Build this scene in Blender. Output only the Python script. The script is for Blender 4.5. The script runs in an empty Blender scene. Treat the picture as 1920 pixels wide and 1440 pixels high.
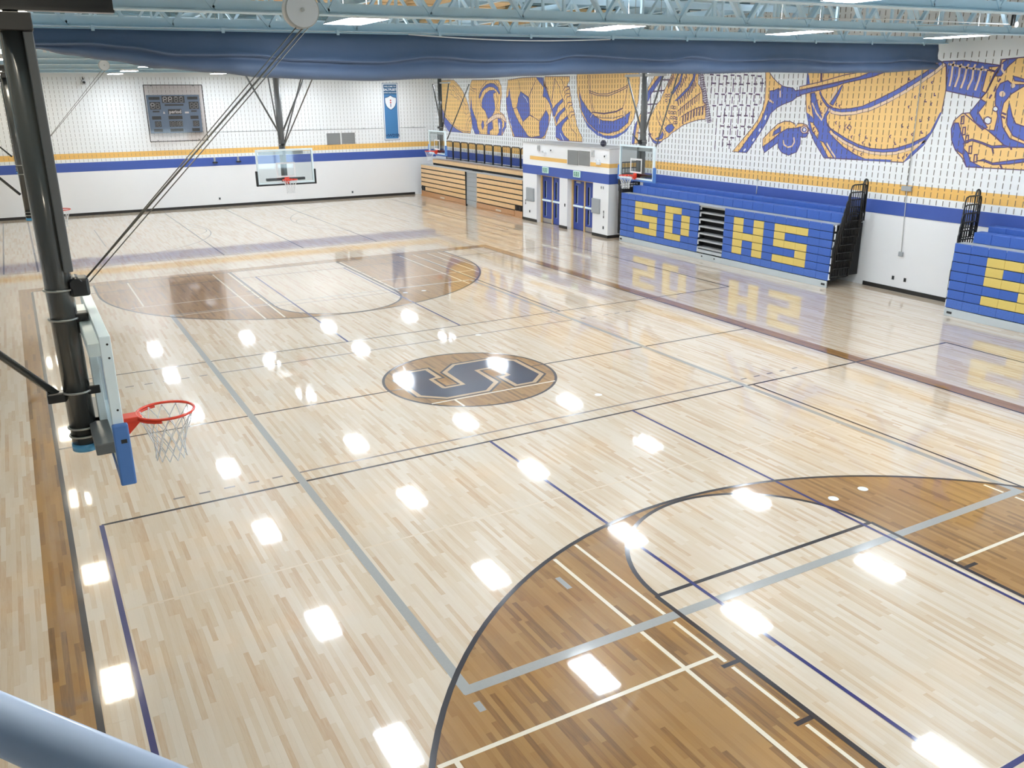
import bpy, bmesh, math, random
from mathutils import Vector, Matrix, Euler

# ------------------------------------------------------------------ camera, world, exposure
S = bpy.context.scene
COL = S.collection
R_ = random.Random(7)
CAM = Vector((-7.5451, -15.3495, 5.5457)); YAW, PITCH, ROLL, FPX = .50778, .32221, -.0080, 1624.18
cd = bpy.data.cameras.new('camera'); cam = bpy.data.objects.new('camera', cd); COL.objects.link(cam)
cd.sensor_width = 36; cd.lens = FPX / 1920 * 36; cd.clip_end = 300; cd.clip_start = .05
_f = Vector((math.sin(YAW) * math.cos(PITCH), math.cos(YAW) * math.cos(PITCH), -math.sin(PITCH)))
_r = Vector((math.cos(YAW), -math.sin(YAW), 0)); _u = _r.cross(_f)
_c, _s = math.cos(ROLL), math.sin(ROLL)
_r, _u = _c * _r + _s * _u, -_s * _r + _c * _u
cam.matrix_world = Matrix(((_r.x, _u.x, -_f.x, CAM.x), (_r.y, _u.y, -_f.y, CAM.y), (_r.z, _u.z, -_f.z, CAM.z), (0, 0, 0, 1)))
S.camera = cam
w = bpy.data.worlds.new('world'); S.world = w; w.use_nodes = True
w.node_tree.nodes['Background'].inputs[0].default_value = (.75, .85, 1, 1); w.node_tree.nodes['Background'].inputs[1].default_value = .9
S.view_settings.view_transform = 'Standard'; S.view_settings.look = 'None'; S.view_settings.gamma = 1
S.view_settings.use_curve_mapping = False; S.view_settings.exposure = .30
LAMP = 52.0          # radiance of a lit high-bay lens
LAMP_DIM = 26.0
XW, YW = 14.39, 33.13   # right and far wall planes
XL, YN, ZC = -13.5, -18.0, 8.35
ZS = lambda x: 6.63 + .007 * x      # underside of the roof steel

# ------------------------------------------------------------------ helpers
def lin(c):
    return tuple(((v / 255 / 12.92) if v / 255 <= .04045 else ((v / 255 + .055) / 1.055) ** 2.4) for v in c) + (1,)
def mat(name, rgb, rough=.5, metal=0., coat=0., spec=.5, noise=0., nscale=8., emit=0., bump=0., bscale=60.):
    m = bpy.data.materials.new(name); m.use_nodes = True; nt = m.node_tree; b = nt.nodes['Principled BSDF']
    c = lin(rgb); b.inputs['Base Color'].default_value = c; b.inputs['Roughness'].default_value = rough
    b.inputs['Metallic'].default_value = metal; b.inputs['Coat Weight'].default_value = coat; b.inputs['Coat Roughness'].default_value = .08
    b.inputs['Specular IOR Level'].default_value = spec
    if emit: b.inputs['Emission Color'].default_value = c; b.inputs['Emission Strength'].default_value = emit
    if noise or bump:
        g = nt.nodes.new('ShaderNodeNewGeometry'); n = nt.nodes.new('ShaderNodeTexNoise'); n.inputs['Scale'].default_value = nscale
        n.inputs['Detail'].default_value = 4; nt.links.new(g.outputs['Position'], n.inputs['Vector'])
        if noise:
            mx = nt.nodes.new('ShaderNodeMix'); mx.data_type = 'RGBA'
            mx.inputs[6].default_value = tuple(v * (1 - noise) for v in c[:3]) + (1,)
            mx.inputs[7].default_value = tuple(min(1, v * (1 + noise)) for v in c[:3]) + (1,)
            nt.links.new(n.outputs['Fac'], mx.inputs[0]); nt.links.new(mx.outputs[2], b.inputs['Base Color'])
        if bump:
            n2 = nt.nodes.new('ShaderNodeTexNoise'); n2.inputs['Scale'].default_value = bscale; nt.links.new(g.outputs['Position'], n2.inputs['Vector'])
            bp = nt.nodes.new('ShaderNodeBump'); bp.inputs['Strength'].default_value = bump; bp.inputs['Distance'].default_value = .02
            nt.links.new(n2.outputs['Fac'], bp.inputs['Height']); nt.links.new(bp.outputs['Normal'], b.inputs['Normal'])
    return m
BW, LB0, LB1 = .057, .55, .6      # maple strip width, board length = LB0 + LB1*fract()
fr = lambda v: v - math.floor(v)
def board_len(row): return LB0 + LB1 * fr(row * .7548777 + .31)
def board_off(row): return fr(row * .6180339) * 5
def wood_floor(name, dark, mid, light, rough=.3, coat=1.0):
    """strip maple: colour by board from a hash of (strip, board), fine grain, gymnasium finish as a clear coat"""
    m = bpy.data.materials.new(name); m.use_nodes = True; nt = m.node_tree; L = nt.links; b = nt.nodes['Principled BSDF']
    def mth(op, a, bb=None):
        n = nt.nodes.new('ShaderNodeMath'); n.operation = op
        for i, v in enumerate((a, bb)):
            if v is None: continue
            if isinstance(v, (int, float)): n.inputs[i].default_value = v
            else: L.new(v, n.inputs[i])
        return n.outputs[0]
    g = nt.nodes.new('ShaderNodeNewGeometry'); sx = nt.nodes.new('ShaderNodeSeparateXYZ'); L.new(g.outputs['Position'], sx.inputs[0])
    row = mth('FLOOR', mth('DIVIDE', sx.outputs[0], BW))
    off = mth('MULTIPLY', mth('FRACT', mth('MULTIPLY', row, .6180339)), 5.0)
    ln = mth('ADD', mth('MULTIPLY', mth('FRACT', mth('ADD', mth('MULTIPLY', row, .7548777), .31)), LB1), LB0)
    j = mth('FLOOR', mth('ADD', mth('DIVIDE', sx.outputs[1], ln), off))
    cb = nt.nodes.new('ShaderNodeCombineXYZ'); L.new(row, cb.inputs[0]); L.new(j, cb.inputs[1])
    wn = nt.nodes.new('ShaderNodeTexWhiteNoise'); wn.noise_dimensions = '3D'; L.new(cb.outputs[0], wn.inputs['Vector'])
    mp = nt.nodes.new('ShaderNodeMapping'); mp.inputs['Scale'].default_value = (55, 4, 1); L.new(g.outputs['Position'], mp.inputs['Vector'])
    ad = nt.nodes.new('ShaderNodeVectorMath'); ad.operation = 'ADD'; L.new(mp.outputs[0], ad.inputs[0]); L.new(wn.outputs['Color'], ad.inputs[1])
    gn = nt.nodes.new('ShaderNodeTexNoise'); gn.inputs['Scale'].default_value = 1.0; gn.inputs['Detail'].default_value = 5; gn.inputs['Distortion'].default_value = .6; L.new(ad.outputs[0], gn.inputs['Vector'])
    v = mth('ADD', mth('MULTIPLY', mth('POWER', wn.outputs['Value'], 1.0), .74), mth('MULTIPLY', gn.outputs['Fac'], .36))
    cr = nt.nodes.new('ShaderNodeValToRGB'); e = cr.color_ramp.elements
    e[0].position = .0; e[0].color = lin(dark); e[1].position = .85; e[1].color = lin(light); k = e.new(.36); k.color = lin(mid)
    L.new(v, cr.inputs[0]); L.new(cr.outputs[0], b.inputs['Base Color'])
    b.inputs['Roughness'].default_value = rough; b.inputs['Coat Weight'].default_value = coat; b.inputs['Coat Roughness'].default_value = .04; b.inputs['Coat IOR'].default_value = 1.72
    b.inputs['Specular IOR Level'].default_value = .25
    wv = nt.nodes.new('ShaderNodeTexNoise'); wv.inputs['Scale'].default_value = 1.0; wv.inputs['Detail'].default_value = 3
    m2 = nt.nodes.new('ShaderNodeMapping'); m2.inputs['Scale'].default_value = (14, 2.2, 1); L.new(g.outputs['Position'], m2.inputs['Vector']); L.new(m2.outputs[0], wv.inputs['Vector'])
    bp = nt.nodes.new('ShaderNodeBump'); bp.inputs['Strength'].default_value = .014; bp.inputs['Distance'].default_value = .01; L.new(wv.outputs['Fac'], bp.inputs['Height']); L.new(bp.outputs['Normal'], b.inputs['Coat Normal'])
    return m
def paint(name, rgb, rough=.3):
    m = mat(name, rgb, rough, coat=1.0, spec=.25, noise=.06, nscale=30); return m
def glass_mat(name, tint, gloss=.03, base=.05, edge=.5):
    """thin pane: mostly see-through, mirror share rising towards grazing view on both faces"""
    m = bpy.data.materials.new(name); m.use_nodes = True; nt = m.node_tree; nt.nodes.clear()
    o = nt.nodes.new('ShaderNodeOutputMaterial'); mx = nt.nodes.new('ShaderNodeMixShader'); t = nt.nodes.new('ShaderNodeBsdfTransparent'); gl = nt.nodes.new('ShaderNodeBsdfGlossy'); f = nt.nodes.new('ShaderNodeLayerWeight')
    t.inputs[0].default_value = lin(tint); gl.inputs['Roughness'].default_value = gloss; f.inputs[0].default_value = .5
    pw = nt.nodes.new('ShaderNodeMath'); pw.operation = 'POWER'; pw.inputs[1].default_value = 4; nt.links.new(f.outputs['Facing'], pw.inputs[0])
    ma = nt.nodes.new('ShaderNodeMath'); ma.operation = 'MULTIPLY_ADD'; ma.inputs[1].default_value = edge; ma.inputs[2].default_value = base; nt.links.new(pw.outputs[0], ma.inputs[0])
    nt.links.new(ma.outputs[0], mx.inputs[0]); nt.links.new(t.outputs[0], mx.inputs[1]); nt.links.new(gl.outputs[0], mx.inputs[2]); nt.links.new(mx.outputs[0], o.inputs[0])
    return m
def emis(name, rgb, st):
    m = bpy.data.materials.new(name); m.use_nodes = True; nt = m.node_tree; nt.nodes.clear()
    o = nt.nodes.new('ShaderNodeOutputMaterial'); e = nt.nodes.new('ShaderNodeEmission'); e.inputs[0].default_value = lin(rgb); e.inputs[1].default_value = st
    nt.links.new(e.outputs[0], o.inputs[0]); return m
M = dict(
    maple=wood_floor('maple_strip', (186, 148, 110), (206, 184, 156), (215, 199, 178)),
    stain=wood_floor('stained_maple', (92, 60, 23), (148, 105, 50), (164, 122, 66)),
    wall=mat('white_block_paint', (236, 237, 236), .55, noise=.012, nscale=3, bump=.1, bscale=120),
    wall_low=mat('white_smooth_paint', (236, 236, 236), .45, noise=.01, nscale=2),
    slot=mat('slot_shadow', (128, 119, 106), .9),
    yel=mat('yellow_wall_paint', (236, 188, 106), .5, noise=.03, nscale=6), blu=mat('blue_wall_paint', (64, 90, 166), .45, noise=.04, nscale=6),
    mY=mat('mural_yellow', (240, 198, 128), .5, noise=.03, nscale=6), mB=mat('mural_blue', (90, 106, 182), .5, noise=.04, nscale=6),
    mP=mat('mural_peach', (232, 204, 172), .5), mW=mat('mural_white', (228, 230, 232), .5), mL=mat('mural_outline', (96, 72, 104), .5),
    base=mat('black_rubber_base', (36, 34, 32), .5), black=mat('black_enamel', (22, 22, 22), .32, spec=.6), pole=mat('black_gloss_pole', (70, 72, 71), .25, coat=.6),
    greypole=mat('grey_pole', (104, 106, 106), .35), zinc=mat('zinc_steel', (178, 178, 174), .35, .7), alu=mat('white_aluminium', (236, 250, 254), .35, .0),
    steel=mat('pale_blue_steel', (206, 232, 246), .45, noise=.04, nscale=5), deck=mat('pale_blue_deck', (128, 160, 172), .6, noise=.05, nscale=2),
    tan=mat('tan_acoustic', (222, 192, 146), .8, noise=.08, nscale=14), curtain=mat('navy_vinyl', (84, 102, 130), .55, noise=.12, nscale=260, bump=.25, bscale=7),
    bblue=mat('bleacher_blue_plastic', (60, 98, 178), .38, noise=.12, nscale=40), byel=mat('bleacher_yellow_plastic', (218, 192, 106), .4, noise=.04, nscale=30),
    scuff=mat('bleacher_blue_scuffed', (72, 108, 184), .5, noise=.22, nscale=26),
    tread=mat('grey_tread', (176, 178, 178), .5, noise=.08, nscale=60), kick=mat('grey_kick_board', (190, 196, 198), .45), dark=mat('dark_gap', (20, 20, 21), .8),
    bwood=mat('bleacher_varnished_wood', (226, 184, 128), .32, coat=.6, noise=.10, nscale=5), bwood2=mat('bleacher_base_wood', (186, 134, 84), .35, coat=.5, noise=.1, nscale=6),
    dblue=mat('door_blue', (38, 66, 150), .35), dframe=mat('door_frame_tan', (206, 172, 112), .4), white=mat('white_plastic', (232, 233, 234), .4),
    grey=mat('grey_metal_panel', (160, 164, 166), .5), lgrey=mat('light_grey_metal', (186, 186, 184), .5), vent=mat('vent_grey', (150, 150, 146), .6),
    green=mat('exit_green', (70, 128, 108), .4, emit=.08), pic=mat('exit_pictogram', (196, 224, 212), .4, emit=.15),
    sb=mat('scoreboard_blue', (112, 138, 166), .5), sbd=mat('scoreboard_dark', (58, 64, 66), .45), seg=mat('digit_segment', (150, 156, 158), .5), segw=mat('digit_white', (226, 230, 232), .5),
    banner=mat('banner_blue', (64, 122, 172), .6), bannerd=mat('banner_dark_blue', (52, 96, 132), .6), bannern=mat('banner_navy', (24, 56, 98), .6), red=mat('shield_red', (196, 92, 92), .6),
    orange=mat('rim_orange', (226, 60, 30), .35, coat=.4), net=mat('net_cord', (225, 228, 230), .7), padb=mat('pad_blue', (80, 126, 194), .45), padk=mat('pad_black', (30, 32, 34), .5),
    capb=mat('cap_light_blue', (90, 170, 220), .35), cable=mat('steel_cable', (120, 118, 112), .4, .6),
    lens=emis('led_lens', (238, 246, 255), LAMP), lens_dim=emis('led_lens_dim', (255, 244, 222), LAMP_DIM), added_up=emis('added_uplight_glow', (238, 246, 255), 14.0), day=emis('daylight_pane', (214, 238, 250), 6.0),
    glass=glass_mat('backboard_glass', (240, 244, 245)), poly=glass_mat('guard_polycarbonate', (240, 236, 234), .05, .03, .3), wire=glass_mat('door_glass', (150, 160, 170), .05, .06, .4),
    lnavy=paint('line_navy', (26, 26, 96)), ldark=paint('line_dark_purple', (28, 14, 22)), lgr=paint('line_grey', (156, 155, 151)), lthin=paint('line_thin_grey', (124, 114, 110)),
    lwhite=paint('line_cream', (226, 214, 192)), lfaint=paint('line_pale_cream', (212, 192, 166)), lnlogo=paint('logo_navy', (24, 28, 58)), lband=paint('logo_tan', (188, 156, 120)), disc=paint('sleeve_cover_white', (232, 230, 226)),
    rail=mat('pale_blue_rail', (190, 210, 246), .25, coat=.8), ball=mat('dark_ball', (40, 40, 58), .5), balcony=mat('balcony_concrete', (190, 190, 186), .7),
    tlabel=mat('dark_name_plate', (40, 42, 44), .5), steelkick=mat('door_kick_plate', (160, 156, 150), .35, .5),
)
class MB:
    def __init__(s): s.v = []; s.f = []; s.m = []; s.sm = []
    def add(s, vs, fs, mi=0, smooth=False):
        o = len(s.v); s.v += [tuple(v) for v in vs]
        for f in fs: s.f.append([i + o for i in f]); s.m.append(mi); s.sm.append(smooth)
        return s
    def box(s, x0, x1, y0, y1, z0, z1, mi=0):
        if x0 > x1: x0, x1 = x1, x0
        if y0 > y1: y0, y1 = y1, y0
        if z0 > z1: z0, z1 = z1, z0
        return s.add([(x, y, z) for z in (z0, z1) for y in (y0, y1) for x in (x0, x1)],
                     [(0, 2, 3, 1), (4, 5, 7, 6), (0, 1, 5, 4), (2, 6, 7, 3), (0, 4, 6, 2), (1, 3, 7, 5)], mi)
    def bbox(s, x0, x1, y0, y1, z0, z1, b=.01, mi=0):
        """box with bevelled edges"""
        bm = bmesh.new(); bmesh.ops.create_cube(bm, size=1)
        for v in bm.verts: v.co = Vector((x0 + (v.co.x + .5) * (x1 - x0), y0 + (v.co.y + .5) * (y1 - y0), z0 + (v.co.z + .5) * (z1 - z0)))
        bmesh.ops.bevel(bm, geom=bm.edges[:], offset=b, segments=2, affect='EDGES', profile=.5)
        bm.verts.index_update(); s.add([v.co[:] for v in bm.verts], [[v.index for v in f.verts] for f in bm.faces], mi, False); bm.free(); return s
    def bar(s, p, q, w, h, up=(0, 0, 1), mi=0):
        p, q = Vector(p), Vector(q); d = (q - p).normalized(); a = d.cross(Vector(up))
        if a.length < 1e-4: a = d.cross(Vector((1, 0, 0)))
        a.normalize(); b = a.cross(d).normalized(); a = a * w / 2; b = b * h / 2
        return s.add([c + e for c in (p, q) for e in (-a - b, a - b, a + b, -a + b)], [(0, 3, 2, 1), (4, 5, 6, 7), (0, 1, 5, 4), (1, 2, 6, 5), (2, 3, 7, 6), (3, 0, 4, 7)], mi)
    def tube(s, pts, r, n=10, mi=0, closed=False, cap=True, smooth=True):
        P = [Vector(p) for p in pts]; N = len(P); o = len(s.v); prev = None
        for i, p in enumerate(P):
            if closed: d = (P[(i + 1) % N] - P[i - 1])
            else: d = P[min(i + 1, N - 1)] - P[max(i - 1, 0)]
            d.normalize()
            if prev is None:
                a = d.cross(Vector((0, 0, 1)))
                if a.length < 1e-3: a = d.cross(Vector((1, 0, 0)))
            else: a = prev - d * prev.dot(d)
            a.normalize(); prev = a; b = d.cross(a); rr = r[i] if isinstance(r, (list, tuple)) else r
            s.v += [tuple(p + (a * math.cos(2 * math.pi * k / n) + b * math.sin(2 * math.pi * k / n)) * rr) for k in range(n)]
        for i in range(N if closed else N - 1):
            j = (i + 1) % N
            for k in range(n):
                s.f.append([o + i * n + k, o + i * n + (k + 1) % n, o + j * n + (k + 1) % n, o + j * n + k]); s.m.append(mi); s.sm.append(smooth)
        if cap and not closed:
            s.f.append([o + k for k in range(n)][::-1]); s.m.append(mi); s.sm.append(False)
            s.f.append([o + (N - 1) * n + k for k in range(n)]); s.m.append(mi); s.sm.append(False)
        return s
    def poly(s, pts, mi=0): return s.add(pts, [list(range(len(pts)))], mi)
    def build(s, name, mats, parent=None, org=None, tri=False, fixn=True):
        me = bpy.data.meshes.new(name); vs = s.v
        if org is not None: vs = [(x - org[0], y - org[1], z - org[2]) for x, y, z in vs]
        me.from_pydata(vs, [], s.f)
        for m in (mats if isinstance(mats, (list, tuple)) else [mats]): me.materials.append(m)
        me.polygons.foreach_set('material_index', s.m); me.polygons.foreach_set('use_smooth', s.sm)
        if fixn or tri:
            bm = bmesh.new(); bm.from_mesh(me)
            if tri: bmesh.ops.triangulate(bm, faces=[f for f in bm.faces if len(f.verts) > 4], ngon_method='EAR_CLIP')
            if fixn: bmesh.ops.recalc_face_normals(bm, faces=bm.faces)
            bm.to_mesh(me); bm.free()
        me.update()
        return link(name, me, parent)
def link(name, me, parent=None, loc=None):
    o = bpy.data.objects.new(name, me); COL.objects.link(o)
    if parent is not None: o.parent = parent
    if loc is not None: o.location = loc
    return o
def tag(o, label=None, cat=None, group=None, kind=None):
    if label: o['label'] = label
    if cat: o['category'] = cat
    if group: o['group'] = group
    if kind: o['kind'] = kind
    return o
def empty(name, loc=(0, 0, 0), rz=0.):
    o = bpy.data.objects.new(name, None); COL.objects.link(o); o.location = loc; o.rotation_euler = (0, 0, rz); o.empty_display_size = .2; return o
def copy_tree(o, parent=None):
    c = o.copy(); COL.objects.link(c); c.parent = parent
    for ch in [x for x in KIDS.get(o.name, [])]: KIDS.setdefault(c.name, []).append(copy_tree(ch, c))
    return c
KIDS = {}
def kids_of(root):
    for x in list(COL.objects):
        if x.parent is not None: 
            L = KIDS.setdefault(x.parent.name, [])
            if x not in L: L.append(x)
def text_mesh(name, body, size, m, parent, mtx, bold=.0, align='CENTER'):
    c = bpy.data.curves.new(name, 'FONT'); c.body = body; c.size = size; c.align_x = align; c.align_y = 'CENTER'; c.extrude = .002; c.offset = bold; c.resolution_u = 2
    t = bpy.data.objects.new(name + '_tmp', c); COL.objects.link(t); bpy.context.view_layer.update()
    me = bpy.data.meshes.new_from_object(t.evaluated_get(bpy.context.evaluated_depsgraph_get())); bpy.data.objects.remove(t); bpy.data.curves.remove(c)
    me.transform(mtx); me.materials.clear(); me.materials.append(m); return link(name, me, parent)
FARWALL = lambda x, y, z: Matrix(((1, 0, 0, x), (0, 0, -1, y), (0, 1, 0, z), (0, 0, 0, 1)))          # text facing -Y
RIGHTWALL = lambda x, y, z: Matrix(((0, 0, -1, x), (-1, 0, 0, y), (0, 1, 0, z), (0, 0, 0, 1)))       # text facing -X
def strip(mb, pts, w, off, mi, plane='x'):
    """flat ribbon along a polyline in the (a,b) plane; off = third coordinate"""
    P = [Vector(p) for p in pts]
    cl = (P[0] - P[-1]).length < 1e-6 and len(P) > 2
    if cl: P = P[:-1]
    n = len(P); Lf = []; Rt = []
    for i, p in enumerate(P):
        a = P[i - 1] if (i > 0 or cl) else None; b = P[(i + 1) % n] if (i < n - 1 or cl) else None
        d1 = (p - a).normalized() if a is not None and (p - a).length > 1e-6 else None; d2 = (b - p).normalized() if b is not None and (b - p).length > 1e-6 else None
        d1 = d1 or d2; d2 = d2 or d1
        if d1 is None: d1 = d2 = Vector((1, 0))
        t = d1 + d2
        if t.length < .25: t = d1
        t.normalize(); nn = Vector((-t.y, t.x)); k = min(1.6, 1 / max(.5, abs(nn.dot(Vector((-d1.y, d1.x)))))); nn = nn * w / 2 * k
        Lf.append(p + nn); Rt.append(p - nn)
    vs = Lf + Rt
    to = (lambda q: (off, q.x, q.y)) if plane == 'x' else ((lambda q: (q.x, off, q.y)) if plane == 'y' else (lambda q: (q.x, q.y, off)))
    fs = [[i, (i + 1) % n, n + (i + 1) % n, n + i] for i in range(n if cl else n - 1)]
    mb.add([to(q) for q in vs], fs, mi)
# ------------------------------------------------------------------ floor
fl = MB().box(XL - .3, XW + .3, YN - .3, YW + .3, -.3, 0).build('floor', M['maple']); tag(fl, kind='structure')
def project(x, y, z=0):
    q = Vector((x, y, z)) - CAM; d = q.dot(_f)
    return (960 + FPX * q.dot(_r) / d, 720 - FPX * q.dot(_u) / d, d) if d > .1 else (None, None, d)
def in_stain(x, y):
    if math.hypot(x, y + 12.6) < 6.02 and not (abs(x) < 1.8 and y < -8.4): return True
    return -8.05 < x < -7.64
cand = []
for row in range(int(-9.3 / BW), int(3.2 / BW)):
    L, o = board_len(row), board_off(row); j0 = math.floor(-12.8 / L + o)
    for j in range(j0, j0 + 12):
        y0, y1 = (j - o) * L, (j + 1 - o) * L; xc = (row + .5) * BW; yc = (y0 + y1) / 2
        px, py, d = project(xc, yc)
        if px is None or not (-30 < px < 1950 and -30 < py < 1460): continue
        if in_stain(xc, yc): continue
        cand.append((L / d ** 2.2, row, y0, y1))
cand.sort(reverse=True)
bmesh_cache = {}
for _, row, y0, y1 in cand[:300]:
    key = round(y1 - y0, 4)
    if key not in bmesh_cache:
        h, g, t = BW / 2, .0004, .0006
        l = (y1 - y0) / 2
        mb = MB(); mb.add([(-h + g, -l + g, 0), (h - g, -l + g, 0), (h - g, l - g, 0), (-h + g, l - g, 0), (-h + 2 * g, -l + 2 * g, t), (h - 2 * g, -l + 2 * g, t), (h - 2 * g, l - 2 * g, t), (-h + 2 * g, l - 2 * g, t)],
                         [(4, 5, 6, 7), (0, 1, 5, 4), (1, 2, 6, 5), (2, 3, 7, 6), (3, 0, 4, 7)])
        me = bpy.data.meshes.new('floor_board'); me.from_pydata(mb.v, [], mb.f); me.materials.append(M['maple']); bmesh_cache[key] = me
    link('floor_board', bmesh_cache[key], fl, ((row + .5) * BW, (y0 + y1) / 2, 0))
MARKS = []      # painted marks are queued and stacked in hair-thin coats so that no two lie in one plane
def flat(name, pts, m, lay, label=None): MARKS.append((lay, len(MARKS), name, pts, None, m, label))
def ribbon(name, pts, w_, m, lay, label=None): MARKS.append((lay, len(MARKS), name, pts, w_, m, label))
def flush_marks():
    done = []
    for lay, _, name, pts, w_, m, label in sorted(MARKS, key=lambda t: t[:2]):
        h = (w_ or 0) / 2; bb = (min(p[0] for p in pts) - h, max(p[0] for p in pts) + h, min(p[1] for p in pts) - h, max(p[1] for p in pts) + h)
        lv = 0
        for b2, l2 in done:
            if bb[0] < b2[1] and b2[0] < bb[1] and bb[2] < b2[3] and b2[2] < bb[3]: lv = max(lv, l2 + 1)
        done.append((bb, lv)); z = .0010 + .00025 * lv
        mb = MB()
        if w_ is None: mb.poly([(x, y, z) for x, y in pts])
        else: strip(mb, pts, w_, z, 0, 'z')
        o = mb.build(name, m, fl, tri=True)
        if o.data.polygons and o.data.polygons[0].normal.z < 0: o.data.flip_normals()
        if label: o['label'] = label
def arc(cx, cy, r, a0, a1, n=48): return [(cx + r * math.cos(math.radians(a0 + (a1 - a0) * i / n)), cy + r * math.sin(math.radians(a0 + (a1 - a0) * i / n))) for i in range(n + 1)]
CX, CYL, HY, FT, KW = 7.68, 14.17, 12.6, 8.49, 1.83
for sy, nm in ((-1, 'near'), (1, 'far')):
    g = lambda pts: [(x, y * -sy) for x, y in pts]      # written for the near end (negative y)
    out = [(-6.0, -CYL)] + arc(0, -HY, 6.0, 180, 0) + [(6.0, -CYL), (KW, -CYL), (KW, -FT)] + arc(0, -FT, KW - .02, 0, 180, 24) + [(-KW, -FT), (-KW, -CYL)]
    flat('stained_area', g(out), M['stain'], 0, 'brown stained wood inside the three point arc')
    ribbon('three_point_line', g([(-5.98, -CYL)] + arc(0, -HY, 5.98, 180, 0, 64) + [(5.98, -CYL)]), .06, M['ldark'], 5)
    for sx in (-1, 1):
        ribbon('lane_line', g([(sx * KW, -CYL), (sx * KW, -FT)]), .06, M['ldark'], 5)
        for yy in (-8.89, -9.87, -10.85, -11.85): ribbon('lane_mark', g([(sx * (KW + .02), yy), (sx * (KW + .24), yy)]), .055, M['ldark'], 3)
    ribbon('free_throw_line', g([(-KW, -FT), (KW, -FT)]), .06 if sy < 0 else .04, M['ldark'] if sy < 0 else M['lthin'], 2)
    ribbon('free_throw_semicircle', g(arc(0, -FT, KW - .02, 0, 180, 40)), .06, M['ldark'], 2)
# border band round the main court
for s in (-1, 1):
    flat('border_band', [(s * (CX + .03), -15.0), (s * (CX + .36), -15.0), (s * (CX + .36), CYL + .55), (s * (CX + .03), CYL + .55)], M['stain'], 0, 'brown stained border beside the court')
    ribbon('side_line', [(s * (CX), -15.0), (s * CX, CYL)], .065 if s < 0 else .05, M['ldark'], 1)
flat('border_band', [(-CX - .03, CYL + .05), (CX + .03, CYL + .05), (CX + .03, CYL + .55), (-CX - .03, CYL + .55)], M['stain'], 0, 'brown stained border along the far end of the court')
ribbon('end_line', [(-CX, CYL + .03), (CX, CYL + .03)], .05, M['ldark'], 1)
# half court line, centre circle and S emblem
for a, b in ((-CX, -1.79), (1.79, CX)): ribbon('half_court_line', [(a, 0), (b, 0)], .05, M['ldark'], 1)
for a, b in ((-1.79, -1.5), (1.49, 1.79)): ribbon('half_court_line', [(a, 0), (b, 0)], .04, M['ldark'], 2)
flat('centre_circle', arc(0, 0, 1.78, 0, 360, 72)[:-1], M['stain'], 0, 'round brown stained centre circle')
ribbon('centre_circle_line', arc(0, 0, 1.78, 0, 360, 72), .055, M['ldark'], 2)
def sym(h): return h + [(-x, -y) for x, y in h]
navy = sym([(-.95, .91), (-.61, .91), (-.61, .36), (-.80, .30), (-.80, -.35), (-.75, -.40), (-.29, -.38), (-.26, .55), (.10, .91)][:9])
navy = [(-.97, .91), (-.61, .91), (-.61, .36), (-.80, .30), (-.80, -.35), (-.75, -.40), (-.29, -.38), (-.26, .55), (.10, .91), (.95, .91), (1.34, .55), (1.34, -.55)]
navy = navy + [(-x, -y) for x, y in navy]
band = [(-1.01, 1.02), (-.49, 1.02), (-.49, .24), (-.69, .23), (-.69, -.29), (-.40, -.29), (-.39, .59), (.06, 1.02), (1.0, 1.02), (1.46, .60), (1.46, -.60)]
band = band + [(-x, -y) for x, y in band]
flat('emblem_band', band, M['lband'], 1, 'tan band round the block letter S')
flat('emblem_letter', navy, M['lnlogo'], 3, 'navy block letter S lying on its side')
ribbon('emblem_outline', band + [band[0]], .05, M['ldark'], 4)
for x0, x1 in ((-1.36, 1.39),): ribbon('court_line', [(x0, -1.1), (x1, -1.1)], .045, M['lwhite'], 2, 'cream badminton line across the centre circle')
ribbon('court_line', [(-.88, -1.12), (-.88, -1.53)], .045, M['lwhite'], 2)
ribbon('court_line', [(-1.0, 1.05), (-.9, 1.45)], .03, M['lband'], 2)
# volleyball court, grey
for s in (-1, 1): ribbon('volleyball_line', [(s * 4.49, -8.95), (s * 4.49, 8.95)], .115, M['lgr'], 4, 'wide grey volleyball side line')
for s in (-1, 1): ribbon('volleyball_line', [(-4.54, s * 8.9), (4.54, s * 8.9)], .13 if s < 0 else .05, M['lgr'], 4, 'wide grey volleyball end line')
for s in (-1, 1):
    ribbon('attack_line', [(-4.44, s * 2.95), (4.44, s * 2.95)], .05, M['lthin'], 1)
    for q in (-1, 1):
        for k in range(5): ribbon('attack_line_dash', [(q * (4.70 + .36 * k), s * 2.95), (q * (4.86 + .36 * k), s * 2.95)], .05, M['lthin'], 1)
for pts in ([(-2.61, -7.57), (-2.61, -7.85)], [(-4.49, -9.1), (-4.49, -9.25)]): ribbon('volleyball_mark', pts, .07, M['lgr'], 2)
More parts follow.
